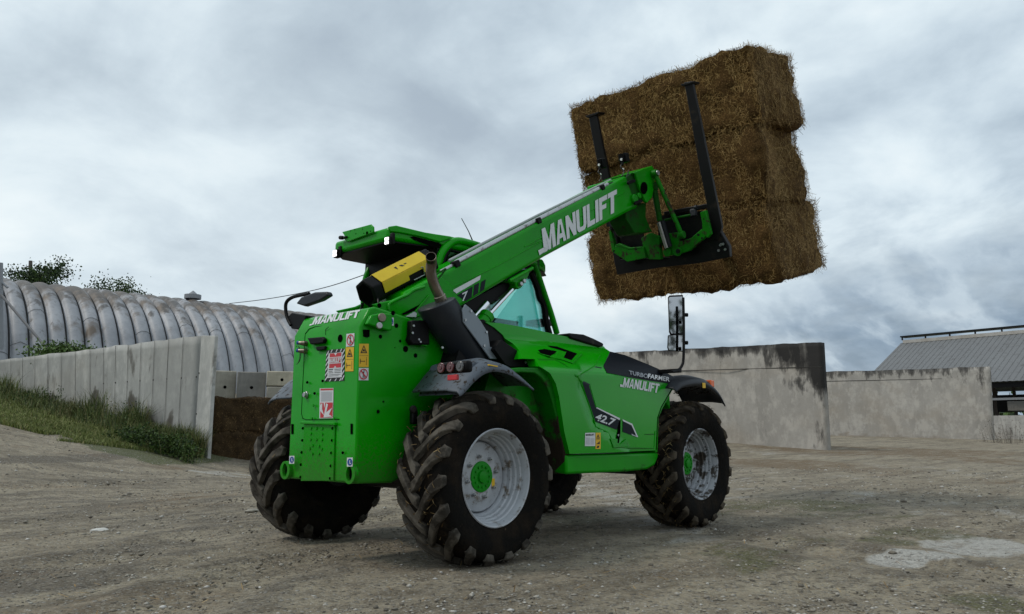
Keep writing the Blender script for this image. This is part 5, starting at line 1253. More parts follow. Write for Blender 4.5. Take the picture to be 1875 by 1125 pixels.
# slot in the side fin: lies in the chamfer plane of the roof
pA, pB = Vector((-.02, .13, 0)), Vector((.54, -.03, 0)); cn = (pB-pA).cross(U_).normalized()
def chp(px, py, off=0.0): return onp(px, py, pA + cn*off, cn)
if chp(760, 440).x < -5: cn = -cn
sgn = 1 if cn.y < 0 else -1
m = MB(); m.prism([chp(*Z2(*p), sgn*.002) for p in ((862, 238), (895, 232), (1150, 297), (1175, 318), (1118, 348), (1060, 328), (900, 268))], cn*sgn*.004); m.build('roof_slot', hole_m, roof)
m = MB(); m.prism([chp(*Z2(*p), sgn*.0) for p in ((640, 140), (720, 128), (1000, 195), (1262, 238), (1240, 262), (1150, 290), (960, 240), (760, 200), (655, 190))], cn*sgn*.02); m.build('roof_edge_moulding', green, roof, bev=.008)
m = MB(); m.prism([on(*Z2(*p), 'x', -.03) for p in ((205, 190), (490, 115), (515, 140), (517, 195), (490, 205), (258, 288), (225, 262), (228, 225))], (-.015, 0, 0))
gp = m.build('beacon_bracket', green, roof, bev=.006)
m = MB(); m.disc(on(*Z2(440, 197), 'x', -.046), (-1, 0, 0), .013, .003, 14)
for p in ((277, 177), (395, 160), (408, 200), (475, 180), (318, 165), (330, 205)): m.disc(on(*Z2(*p), 'x', -.046), (-1, 0, 0), .004, .003, 8)
m.build('bracket_holes', hole_m, gp)
m = MB(); c = on(*Z2(205, 245), 'x', -.05); m.disc(c, (0, 1, .2), .018, .05, 12); m.box(c+Vector((0, -.04, -.003)), (.03, .05, .014)); m.build('bracket_fastener', black, gp, bev=.004)
for (cx, cy) in ((707, 441), (612, 464)):
    c = on(cx, cy, 'x', -.07); m = MB(); m.box(c+Vector((.035, 0, 0)), (.05, .062, .074)); m.box(c+Vector((.05, -.02, .02)), (.03, .04, .10))
    lp = m.build('work_lamp', black, TH, bev=.008)
    for sy, sz in ((-1, -1), (1, -1), (-1, 1), (1, 1)):
        m = MB(); m.box(c+Vector((.005, sy*.0125, sz*.0155)), (.012, .020, .026)); m.build('lamp_face', lamp_on, lp, bev=.004)
# cab frame hoops
fr = smoothpath([cpl(*p) for p in ((800, 560), (800, 512), (804, 478), (815, 455), (834, 442), (860, 446), (890, 455), (940, 468), (980, 484))], 5)
m = MB(); m.tube(fr, .035, 12); m.tube(smoothpath([cpl(*p) for p in ((978, 484), (988, 512), (1000, 548), (1010, 578), (1020, 612))], 5), [.03]*21, 12)
m.tube([Vector((p.x, 1.0, p.z)) for p in fr], .035, 12); m.tube(smoothpath([Vector((p.x, .98, p.z)) for p in [cpl(*q) for q in ((978, 484), (988, 512), (1000, 548), (1010, 578), (1020, 612))]], 5), .03, 12)
e = cpl(982, 484); m.tube([e, Vector((e.x, .98, e.z))], .03, 12)
m.box((rear_x+.72, 1.02, 1.35), (1.44, .05, 1.0)); m.box((rear_x, .49, 1.5), (.05, .96, 1.1))
cf = m.build('cab_frame', green, TH, bev=.01)
m = MB(); m.prism([cpl(*p, .012) for p in ((981, 478), (988, 476), (988, 508), (981, 506))], (0, .06, 0)); m.build('roof_corner', green_dull, cf)
m = MB(); m.tube(smoothpath([cpl(*p, -.03) for p in ((806, 560), (808, 512), (811, 480), (820, 460), (838, 450), (890, 463), (978, 492))], 5), .028, 8)
m.tube(smoothpath([cpl(*p, -.02) for p in ((972, 500), (984, 528), (988, 545), (996, 560), (1000, 590), (1006, 612))], 5), .032, 8); m.build('window_seal', black, cf)
m = MB(); m.prism([cpl(*p, -.03) for p in ((890, 600), (905, 590), (955, 520), (972, 500), (1012, 612))], (0, .006, 0)); m.build('side_window', glass_t, cf)
m = MB(); m.prism([cpl(*p, -.03) for p in ((808, 560), (808, 510), (812, 480), (821, 461), (838, 451), (890, 463), (972, 492), (955, 520), (870, 600))], (0, .006, 0)); m.build('upper_side_window', glass_d, cf)
q = [cpl(*p, 0) for p in ((812, 470), (835, 452), (975, 494), (1012, 612), (890, 612))]
m = MB(); m.prism([Vector((p.x, .985, p.z)) for p in q], (0, .006, 0)); m.build('door_window', glass_t, cf)
m = MB(); m.prism([(.40, .04, 1.5), (.40, 1.035, 1.5), (.42, 1.035, 2.47), (.42, .04, 2.47)], (.02, 0, 0)); m.build('rear_cab_panel', black, cf)
m = MB(); m.prism([(1.86, .0, 1.6), (1.86, .98, 1.6), (1.60, .98, 2.46), (1.60, .0, 2.46)], (.006, 0, 0)); m.build('windscreen', glass_t, cf)
m = MB(); m.box((.82, .5, 1.72), (.14, .46, .60)); m.box((1.02, .5, 1.45), (.46, .46, .14)); m.build('driver_seat', black, TH, bev=.04)
m = MB(); m.box(on(920, 592, 'y', .15), (.35, .10, .06)); m.box(on(990, 592, 'y', .3), (.18, .25, .06)); m.tube([on(905, 585, 'y', .2), on(895, 560, 'y', .2)], .01, 6); m.build('dashboard', anthra, TH, bev=.01)
m = MB(); c0 = on(866, 443, 'y', .45); c1 = on(858, 424, 'y', .45); c2 = on(845, 400, 'y', .45); m.tube([c0-Vector((0, 0, .1)), c0, c1, c2], [.010, .008, .005, .004], 6); m.build('radio_aerial', rubber, TH)
# battery-box-like yellow hexagonal cover above the boom foot
ax = (bp(806, 501)-bp(745, 534)).normalized(); ax = Vector((ax.x, 0, ax.z)).normalized(); wv = Vector((-ax.z, 0, ax.x))
h0 = on(675, 536, 'y', -.20); h1 = on(772, 487, 'y', -.20); Ln = (h1-h0).dot(ax)+.04
def hexr(c, r, s=1.0): return [c + (-TY*math.sin(R(a)) + wv*math.cos(R(a)))*r for a in (12, 70, 128, 190, 250, 310)]
m = MB(); rA, rB = hexr(h0+ax*.02, .108), hexr(h0+ax*(Ln-.02), .108)
m.loft([rA, rB]); yc = m.build('hexagonal_cover_body', black, TH, bev=.006)
m = MB()
def hp(a_, t, o=.004):    # point on hexagon shell: a_ corner index float, t along axis
    i = int(a_) % 6; f = a_-int(a_); A_ = hexr(h0+ax*t, .108+o); return A_[i].lerp(A_[(i+1) % 6], f)
for a, b in ((5.0, 6.0), (0.0, 1.0)): m.prism([hp(a, .07), hp(a, Ln-.03), hp(b-1e-6, Ln-.03), hp(b-1e-6, .07)], wv*.006)
for t0, t1, a1 in ((.07, .34, 1.78), (.34, .50, 1.45), (.50, Ln-.03, 1.78)): m.prism([hp(1.0, t0), hp(1.0, t1), hp(a1, t1), hp(a1, t0)], -TY*.006)
m.build('yellow_cover', yellow, yc, bev=.003)
m = MB(); m.loft([hexr(h0-ax*.03, .115), hexr(h0+ax*.06, .115)]); m.build('end_cap', black, yc, bev=.01); m = MB(); m.loft([hexr(h0+ax*(Ln-.03), .115), hexr(h0+ax*(Ln+.05), .112)]); m.build('end_cap', black, yc, bev=.01)
m = MB(); m.poly([p for p in hexr(h0-ax*.033, .085)]); m.build('end_opening', hole_m, yc, fix=False)
m = MB()
def hf(u, v): return hp(.32+v*.34, .27+u*.13, .012)
m.poly([hf(0, .0), hf(.2, .0), hf(.1, .9)]); m.poly([hf(.4, .1), hf(.62, .25), hf(.7, .8), hf(.5, .6)]); m.poly([hf(.75, .2), hf(.98, .3), hf(.95, .5), hf(.8, .45)]); m.build('cover_sticker', ink, yc, fix=False)
m = MB(); m.tube([hp(1.9, .38, .01), hp(1.9, .50, .012), hp(1.35, .505, .012), hp(1.3, .48, .012)], .005, 6); m.build('latch_wire', steel, yc)
m = MB(); m.tube([on(664, 556, 'y', -.15), on(662, 566, 'y', -.12), on(655, 580, 'y', -.1)], .012, 8); m.tube([on(692, 547, 'y', -.30), on(693, 556, 'y', -.32), on(690, 562, 'y', -.34)], .008, 8); m.build('cover_strut', steel_b, yc)

# ---- exhaust
YM = -.72
a, b_ = on(798, 556, 'y', YM), on(893, 705, 'y', YM+.04); dv = (b_-a).normalized(); e1 = TY.cross(dv).normalized()
def oval(c, ry, rx, n=36, tilt=0.0): return [c + TY*math.cos(k*2*math.pi/n)*ry + e1*math.sin(k*2*math.pi/n)*rx + dv*tilt*math.sin(k*2*math.pi/n) for k in range(n)]
m = MB(); m.loft([oval(a+dv*t, r1, r2, tilt=tl) for t, r1, r2, tl in ((0, .124, .130, -.05), (.006, .134, .142, -.05), (.02, .138, .147, -.05), (.30, .138, .150, 0), (.62, .138, .150, 0))])
mf = m.build('silencer', anthra, TH, smooth=40)
ex = smoothpath([on(812, 560, 'y', YM), on(806, 545, 'y', YM), on(795, 522, 'y', YM), on(789, 498, 'y', YM), on(790, 480, 'y', YM-.02), on(789, 470, 'y', YM-.06)], 6)
m = MB(); m.tube(ex, .037, 20, cap=False); ep = m.build('exhaust_pipe', pipe_m, mf, smooth=50, solid=.004)
m = MB(); m.tube([ex[2], ex[7]], .046, 20); m.build('pipe_collar', pipe_m, mf, bev=.006)
dd = (ex[-1]-ex[-2]).normalized()
m = MB(); m.disc(ex[-1]-dd*.012, dd, .035, .002, 20); m.build('pipe_mouth', hole_m, mf)
def shp(px, py, off=0.0): return on(px, py, 'y', YM-.14-off)
m = MB(); m.prism([shp(*Z3(*p)) for p in ((985, 600), (1035, 640), (1130, 760), (1195, 870), (1215, 1000), (1325, 1020), (1325, 1117), (1215, 1112), (1150, 1020), (965, 770), (955, 650))], (0, .012, 0))
sp = m.build('heat_shield', shield_m, TH, bev=.004)
m = MB()
for p in ((1033, 665), (980, 748), (1178, 862), (1158, 990), (1310, 1050)): m.disc(shp(*Z3(*p)), (0, -1, 0), .010, .008, 12)
m.build('shield_screws', steel, sp)
m = MB(); m.prism([on(a, b, 'y', -.79) for a, b in ((855, 590), (885, 585), (897, 594), (930, 606), (975, 640), (1000, 668), (1005, 700), (930, 700), (860, 700), (835, 660))], (0, .4, 0))
m.build('engine_bay_screen', black, TH)
m = MB(); m.prism([on(a, b, 'y', -.90) for a, b in ((905, 640), (918, 622), (948, 642), (960, 662), (984, 662), (988, 671), (935, 673), (925, 668))], (0, .2, 0)); m.build('engine_bay_trim', black, TH, bev=.006)
m = MB(); m.disc(on(961, 664, 'y', -.905), (0, -1, 0), .010, .01, 10); m.disc(on(809, 637, 'y', -.9), (0, -1, 0), .008, .01, 10); m.build('trim_screws', steel, TH)

# ---- engine pod on the right side: one curved shell following a depth function
def YF(x, z, off=0.0):
    zs = 1.36 + .02*(x-1); t = max(0.0, z-zs)
    y = -1.05 + .55*t + 1.5*t*t
    # flank left of the dark stripe stands out a little from the door panel
    if x < 1.9 and z < 1.46:
        px_ = None
        if z > 1.25: xl = .985 + (z-1.25)*.45
        elif z > .98: xl = .985 + (1.25-z)*.60
        else: xl = 1.147 + (.98-z)*2.2
        k = min(1.0, max(0.0, (xl-x)/.035+.5)); k = k*k*(3-2*k); y -= .018*k*min(1.0, (1.46-z)/.08)
    return min(-.80, y)
def hsf(px, py, off=0.0): return sf(px, py, YF, off)
def shell(name, outline, matl, parent, off=0.0, thick=.03, bev=.008, n_z=22, n_x=0):
    pts = [hsf(*p, off) for p in outline]; m = MB()
    f = m.poly([(p.x, 0, p.z) for p in pts])
    zs = np.concatenate([np.arange(.70, 1.30, .04), np.linspace(1.30, 1.80, n_z)])
    for z in zs:
        bmesh.ops.bisect_plane(m.b, geom=m.b.verts[:]+m.b.edges[:]+m.b.faces[:], plane_co=(0, 0, z), plane_no=(0, 0, 1))
    for x in np.arange(-.1, 2.6, .03):
        bmesh.ops.bisect_plane(m.b, geom=m.b.verts[:]+m.b.edges[:]+m.b.faces[:], plane_co=(x, 0, 0), plane_no=(1, 0, 0))
    for v in m.b.verts: v.co.y = YF(v.co.x, v.co.z) - off
    ext = bmesh.ops.extrude_face_region(m.b, geom=m.b.faces[:])
    for v in ext['geom']:
        if isinstance(v, bmesh.types.BMVert): v.co.y += thick
    return m.build(name, matl, parent, bev=bev, smooth=28)
pod_out = [(888, 590), (915, 592), (945, 597), (985, 605), (1019, 613), (1059, 621), (1088, 628), (1106, 635), (1117, 644), (1105, 668), (1112, 681.5), (1170, 693), (1235, 703.5), (1229, 712), (1211, 747), (1204, 765), (1201.5, 825), (1120, 829), (1043, 831.5), (1033, 789), (1024, 728), (1018, 703), (1008, 685), (987, 671), (979, 658), (957, 657), (951, 642), (940, 630), (921, 614), (905, 600)]
pod = shell('engine_cover', pod_out, green_pod, TH, thick=.10, bev=.010)
Z7 = lambda x, y: (860+x/3.515, 560+y/3.515)
cap = [Z7(*p) for p in ((862, 390), (885, 340), (905, 295), (1000, 318), (1080, 350), (1200, 400), (1300, 450), (1325, 490), (1320, 506), (1180, 486), (1040, 462), (885, 432))]
def YF2(x, z): return YF(x, z)
cp_ = shell('bonnet_panel', cap, blackg, pod, off=.006, thick=.10, bev=.012)
# bonnet top behind the side shell
top = [hsf(*p) for p in pod_out[3:8]]+[hsf(*Z7(*p)) for p in ((905, 295), (1080, 350), (1200, 400), (1300, 450), (1322, 488))]
m = MB(); tt = [Vector((p.x, p.y+.06, p.z-.012)) for p in top]
m.loft([[p, p-Vector((0, 0, .25)), Vector((p.x, -.45, p.z-.22)), Vector((p.x, -.45, p.z+.0)), Vector((p.x, -.7, p.z+.005))] for p in tt]); m.build('bonnet_top', green, TH, bev=.01)
# creases, recess shapes
def line(name, pts, r, matl, parent, off=.0, fn=hsf): m = MB(); m.tube([fn(*p, off) for p in pts], r, 6); return m.build(name, matl, parent)
Z8 = lambda x, y: (960+x/3.75, 640+y/3.75)
line('panel_edge_bead', [Z8(*p) for p in ((365, 185), (385, 225), (430, 340), (475, 470), (490, 530), (575, 570), (600, 615), (625, 672), (890, 678), (897, 560))], .006, green, pod, .0)
line('panel_edge_bead', [Z8(*p) for p in ((545, 120), (450, 250), (492, 395), (655, 478))], .0045, green, pod, .0)
line('panel_edge_bead', [Z8(*p) for p in ((365, 185), (480, 115), (520, 40))], .006, green, pod, .0)
line('panel_edge_bead', [Z7(*p) for p in ((440, 345), (545, 345), (610, 380), (680, 450), (720, 490))], .008, green, pod, .0)
line('panel_gap', [Z8(*p) for p in ((1015, 268), (940, 398), (915, 470), (905, 690))], .005, hole_m, pod, .0)
line('panel_gap', [Z8(*p) for p in ((825, 585), (900, 582))], .003, green_dull, pod, .0)
stripe = [Z8(*p) for p in ((490, 117), (533, 125), (445, 250), (490, 400), (655, 478), (635, 552), (480, 492), (400, 228))]
def flat(name, pts, matl, parent, off=.004): m = MB(); m.poly([hsf(*p, off) for p in pts]); return m.build(name, matl, parent, smooth=0, fix=False)
flat('dark_stripe', [stripe[0], stripe[1], stripe[2], stripe[7]], dark_d, pod)
flat('dark_stripe', [stripe[7], stripe[2], stripe[3], stripe[6]], dark_d, pod)
ds = flat('dark_stripe', [stripe[6], stripe[3], stripe[4], stripe[5]], dark_d, pod)
flat('white_edge_line', [Z8(492, 402), Z8(500, 398), Z8(658, 474), Z8(655, 486)], white_d, pod, .006)
flat('dark_stripe', [Z8(*p) for p in ((677, 488), (738, 520), (772, 600), (675, 566))], dark_d, pod)
flat('white_edge_line', [Z8(675, 480), Z8(742, 512), Z8(738, 522), Z8(677, 492)], white_d, pod, .006)
flat('white_edge_line', [Z8(742, 512), Z8(782, 603), Z8(772, 600), Z8(736, 520)], white_d, pod, .0065)
flat('white_edge_line', [Z8(735, 580), Z8(740, 588), Z8(780, 604), Z8(770, 596)], white_d, pod, .007)
font_word('model_number', '42.7', [Z8(498, 436), Z8(632, 480), Z8(614, 532), Z8(484, 484)], hsf, white_d, pod, off=.007, bold=.06, italic=.15)
write('maker_lettering', 'MANULIFT', [Z8(686, 195), Z8(930, 238), Z8(918, 300), Z8(676, 257)], hsf, white_d, pod, off=.005, gap=.09)
dpoly('lettering_hook', [SQ], quad_map([Z8(658, 240), Z8(680, 244), Z8(690, 262), Z8(658, 256)], hsf, .005), white_d, pod)
font_word('range_lettering', 'TURBO', [Z8(718, 144), Z8(852, 170), Z8(846, 200), Z8(722, 172)], hsf, grey_d, pod, off=.012, bold=.05)
font_word('range_lettering', 'FARMER', [Z8(852, 166), Z8(1000, 192), Z8(998, 222), Z8(848, 198)], hsf, white_d, pod, off=.012, bold=.06)
q = [Z8(418, 574), Z8(487, 572), Z8(487, 664), Z8(416, 664)]; f = lambda o: quad_map(q, hsf, o)
b = dpoly('maker_plate', [SQ], f(.003), white_d, pod)
dpoly('plate_print', [rect(.08, .12+.07*k, .48, .14+.07*k) for k in range(8)]+[rect(.54, .12+.07*k, .92, .14+.07*k) for k in range(7)], f(.0045), grey_d, b)
dpoly('plate_lettering', [[(.08+a*.84, .78+c*.14) for a, c in pl] for pl in word_polys('MANULIFT', .12)], f(.0045), ink, b)
q2 = [Z8(490, 573), Z8(525, 572), Z8(524, 684), Z8(489, 684)]; f2 = lambda o: quad_map(q2, hsf, o)
b = dpoly('warning_sticker', [SQ], f2(.003), yel_d, pod)
dpoly('sticker_symbols', [[(.15, .64), (.5, .92), (.5, .84), (.3, .68)], [(.85, .64), (.5, .92), (.5, .84), (.7, .68)], [(.15, .64), (.3, .68), (.7, .68), (.85, .64)], rect(.1, .57, .9, .585), rect(.46, .71, .54, .8), [(.15, .30), (.85, .30), (.8, .5), (.5, .38)], [(.2, .08), (.6, .06), (.8, .2), (.4, .2)]], f2(.0045), ink, b)
# latch recess and vents
flat('latch_recess', [Z8(*p) for p in ((636, 484), (662, 482), (660, 575), (650, 650), (632, 655), (628, 620), (640, 560))], hole_m, pod, .003)
m = MB(); m.prism([hsf(*Z8(*p), .002) for p in ((588, 612), (640, 614), (636, 640), (655, 652), (700, 615), (716, 668), (650, 674), (610, 676))], (0, -.006, 0)); m.build('latch_surround', green, pod, bev=.003)
m = MB(); m.disc(hsf(*Z8(643, 590), .004), (0, -1, 0), .010, .008, 12); m.build('latch', steel, pod)
for pl in (((440, 285), (480, 278), (560, 292), (548, 308), (505, 330), (460, 312)), ((500, 256), (560, 262), (692, 308), (645, 362), (590, 340), (618, 300), (598, 290), (520, 268))):
    flat('air_vent', [Z7(*p) for p in pl], hole_m, pod, .003)
m = MB(); m.prism([hsf(*Z7(*p), .0) for p in ((432, 300), (470, 318), (545, 338), (590, 348), (660, 372), (720, 310), (712, 303), (660, 355), (600, 335), (618, 298), (560, 288), (545, 322), (505, 330), (455, 308))], (0, -.010, 0)); m.build('vent_surround', green, pod, bev=.003)
m = MB(); m.prism([on(*Z7(*p), 'y', -.82) for p in ((628, 182), (650, 176), (740, 185), (800, 210), (860, 240), (868, 258), (840, 268), (760, 245), (655, 212))], (0, .28, 0)); m.build('air_intake_cap', black, TH, bev=.014)
# lower body, wheel-arch band and the muddy inner arch
def yb(px, py, off=0.0): return on(px, py, 'y', -1.04-off)
m = MB(); m.prism([yb(*p) for p in ((1036, 833), (1206, 829), (1206, 838), (1200, 852), (1186, 860), (1150, 864), (1037, 869))], (0, .45, 0)); m.build('side_sill', green_sill, TH, bev=.035, bseg=4)
m = MB(); m.prism([yb(*p) for p in ((1204, 829), (1206, 765), (1214, 747), (1236, 706), (1239, 700), (1236, 704), (1229, 712), (1211, 747), (1203, 765), (1200, 829))], (0, .3, 0)); m.build('front_edge_moulding', green, TH, bev=.004)
band_o = [Z7(*p) for p in ((235, 404), (330, 398), (440, 400), (485, 418), (520, 450), (548, 510), (575, 610), (600, 730), (622, 850), (640, 958))]
band_i = [Z7(*p) for p in ((255, 436), (330, 428), (420, 434), (460, 462), (490, 500), (520, 570), (545, 660), (575, 780), (600, 900), (622, 1085))]
m = MB(); n = len(band_o)
vo = [m.b.verts.new(yb(*p, -.012)) for p in band_o]; vi = [m.b.verts.new(yb(*p, -.012)) for p in band_i]; vk = [m.b.verts.new(yb(*p, -.012)+Vector((-.02, .17, 0))) for p in band_i]; vb = [m.b.verts.new(yb(*p, -.012)+Vector((0, .17, 0))) for p in band_o]
for i in range(n-1):
    for A_, B2 in ((vo, vi), (vi, vk), (vb, vo)): m._f((A_[i], A_[i+1], B2[i+1], B2[i]))
m.build('wheel_arch_band', green_mud, TH, bev=.008, smooth=50)
m = MB(); m.prism([on(*p, 'y', -.87) for p in ((900, 672), (985, 676), (1015, 700), (1045, 800), (1055, 866), (900, 870), (880, 740))], (0, .25, 0)); m.build('inner_wheel_arch', green_mud, TH)
m = MB(); m.tube([on(*Z7(*p), 'y', -.875) for p in ((300, 465), (400, 458), (450, 470), (478, 505), (500, 560))], .007, 6); m.disc(on(*Z7(435, 515), 'y', -.875), (0, -1, 0), .010, .006, 10); m.build('arch_bead', green_mud, TH)

# ---- fenders
def fender(name, outer_px, y0, y1, lip, matl, flip=False):
    base = [on(a, b, 'y', -1.15) for a, b in outer_px]; prof = [(p.x, p.z) for p in base]
    prof = [(p.x, p.y) for p in smoothpath([(a, b, 0) for a, b in prof], 4)]
    m = MB(); rows = []
    n = len(prof)
    for i, (x, z) in enumerate(prof):
        t = i/(n-1); cr = .03*math.sin(math.pi*t)
        sg = 1 if y1 > y0 else -1; rows.append([Vector((x, y0, z-lip*(.3+.7*math.sin(math.pi*t)))), Vector((x, y0+.004*sg, z)), Vector((x, y0+.03*sg, z+.02+cr*.4)), Vector((x, y0+.15*sg, z+.035+cr)), Vector((x, y1, z+.035+cr*.6))])
    m.loft(rows, cap=False, closed=False)
    return m.build(name, matl, TH, smooth=60, solid=.012)
fo = [(840, 724), (852, 710), (866, 692), (884, 677), (905, 672), (930, 679), (950, 692), (975, 713)]
fR = fender('rear_fender', fo, -1.16, -.68, .035, grey_f)
m = MB(); m.prism([on(a, b, 'y', -1.10) for a, b in ((838, 724), (848, 706), (856, 690), (862, 664), (870, 661), (905, 667), (885, 676), (866, 692), (852, 712))], (0, .42, 0)); m.build('fender_shoulder', grey_f, fR, bev=.02, bseg=3)
m = MB(); c = on(808, 680, 'y', -.95); tl = [on(a, b, 'y', -1.06) for a, b in ((858, 664),)]
P0 = on(828, 673, 'x', -.56)
m.box(P0+Vector((.02, 0, 0)), (.06, .29, .075)); lb = m.build('tail_light', black, fR, bev=.02, bseg=3)
for k, mm in ((.088, red_l), (0.0, red_l), (-.088, clear_l)):
    m = MB(); m.disc(P0+Vector((-.008, k, 0)), (-1, 0, 0), .034, .014, 24); m.build('lamp_lens', mm, lb, bev=.005)
    m = MB(); m.disc(P0+Vector((-.010, k, .0)), (-1, 0, 0), .014, .016, 16); m.build('lens_centre', mm, lb, bev=.003)
m = MB(); m.box(P0+Vector((.0, -.01, -.065)), (.02, .09, .035)); m.build('red_reflector', red_d, fR, bev=.004)
m = MB(); m.box(on(899, 675, 'y', -1.14)+Vector((0, 0, .018)), (.085, .05, .008), Matrix.Rotation(R(4), 3, 'Y')); m.build('fender_sticker', yel_d, fR)
m = MB(); c = on(755, 750, 'y', -.72); m.disc(c, (-.3, -1, 0), .028, .03, 18); m.box(c+Vector((.03, .02, -.05)), (.05, .04, .10)); m.build('fender_bracket', steel_b, fR, bev=.01)
prof_l = fo
fL = fender('rear_fender', fo, 1.25, .66, .035, grey_f)
for v in fL.data.vertices: v.co.y = v.co.y if v.co.y < 1.1 else v.co.y
dxf = 2.81
ff2 = [(a, b) for a, b in fo]
def fender_front(y0, y1):
    return fender('front_fender', [(1236, 716), (1246, 706), (1260, 701), (1276, 699), (1293, 702), (1308, 713), (1318, 726), (1326, 742)], y0, y1, .045, anthra)
fF = fender_front(-1.16, -.68); fender_front(1.16, .68)
m = MB(); m.box(on(1299, 703, 'y', -1.12), (.08, .07, .07)); m.build('orange_side_lamp', ora_d, fF, bev=.01)
m = MB(); m.box(on(1289, 706, 'y', -1.17), (.055, .004, .05)); m.build('fender_sticker', yel_d, fF)
m = MB(); rnd = random.Random(12)
for k in range(260):
    x = 2.81+rnd.uniform(-.30, .30); z = 1.33 - (x-2.81)**2*.9 + rnd.uniform(-.01, .02); y = rnd.uniform(-1.12, -.72)
    a = rnd.uniform(0, 6.3); r = rnd.uniform(.01, .035); c = Vector((x, y, z)); dv2 = Vector((math.cos(a), math.sin(a), rnd.uniform(-.2, .6)))
    m.poly([c, c+dv2*r, c+dv2*r+Vector((.004, .006, .01)), c+Vector((0, .008, .008))])
m.build('mud_crumbs', mat('dried_mud', MUD, .9), fF, smooth=0, fix=False)

# ---- mirrors
ym = -1.22
m = MB(); m.tube(smoothpath([on(a, b, 'y', ym) for a, b in ((1230, 681), (1240, 679), (1248, 671), (1251.5, 655), (1252, 600), (1251, 545))], 4), .013, 10); m.box(on(1226, 680, 'y', ym+.1), (.06, .22, .035))
ma = m.build('mirror_arm', black, TH, bev=.004)
for p4 in (((1224, 546), (1226, 543), (1250, 542), (1250.5, 612), (1229, 612.5), (1226, 606)), ((1224, 614.5), (1250, 613), (1251, 643), (1225, 642), (1223, 636))):
    mn = Vector((-.80, -.60, .0)).normalized(); pts = [onp(a, b, on(1237, 600, 'x', 2.60), mn) for a, b in p4]; c = sum(pts, Vector())/len(pts)
    m = MB(); m.prism([c+(p-c)*1.06 for p in pts], -mn*.045); h = m.build('mirror_housing', black, ma, bev=.008)
    m = MB(); m.prism([c+(p-c)*.96+mn*.002 for p in pts], mn*.003); m.build('mirror_glass', mirror_m, h)
m = MB()
for a, b in ((1254, 577), (1254, 628)): m.disc(on(a, b, 'y', ym), (1, -1, 0), .018, .03, 12)
m.build('mirror_clamp', black, ma, bev=.005)
yl = .36
m = MB(); m.prism([on(a, b, 'x', -.74) for a, b in ((527, 580), (534, 573), (560, 578), (556, 592), (546, 604), (533, 602))], (.09, 0, 0))
ml = m.build('mirror_mount', black, TH, bev=.006)
m = MB(); m.tube(smoothpath([on(a, b, 'x', -.74) for a, b in ((533, 596), (526, 582), (523, 565), (525, 553), (535, 545), (550, 541), (566, 538))], 4), .014, 10); m.build('mirror_arm', black, ml)
m = MB(); m.prism([on(a, b, 'x', -.76) for a, b in ((541, 556), (551, 544), (575, 535), (598, 534), (601, 541), (585, 551), (556, 561))], (.05, 0, 0)); m.build('mirror_housing', anthra, ml, bev=.012)

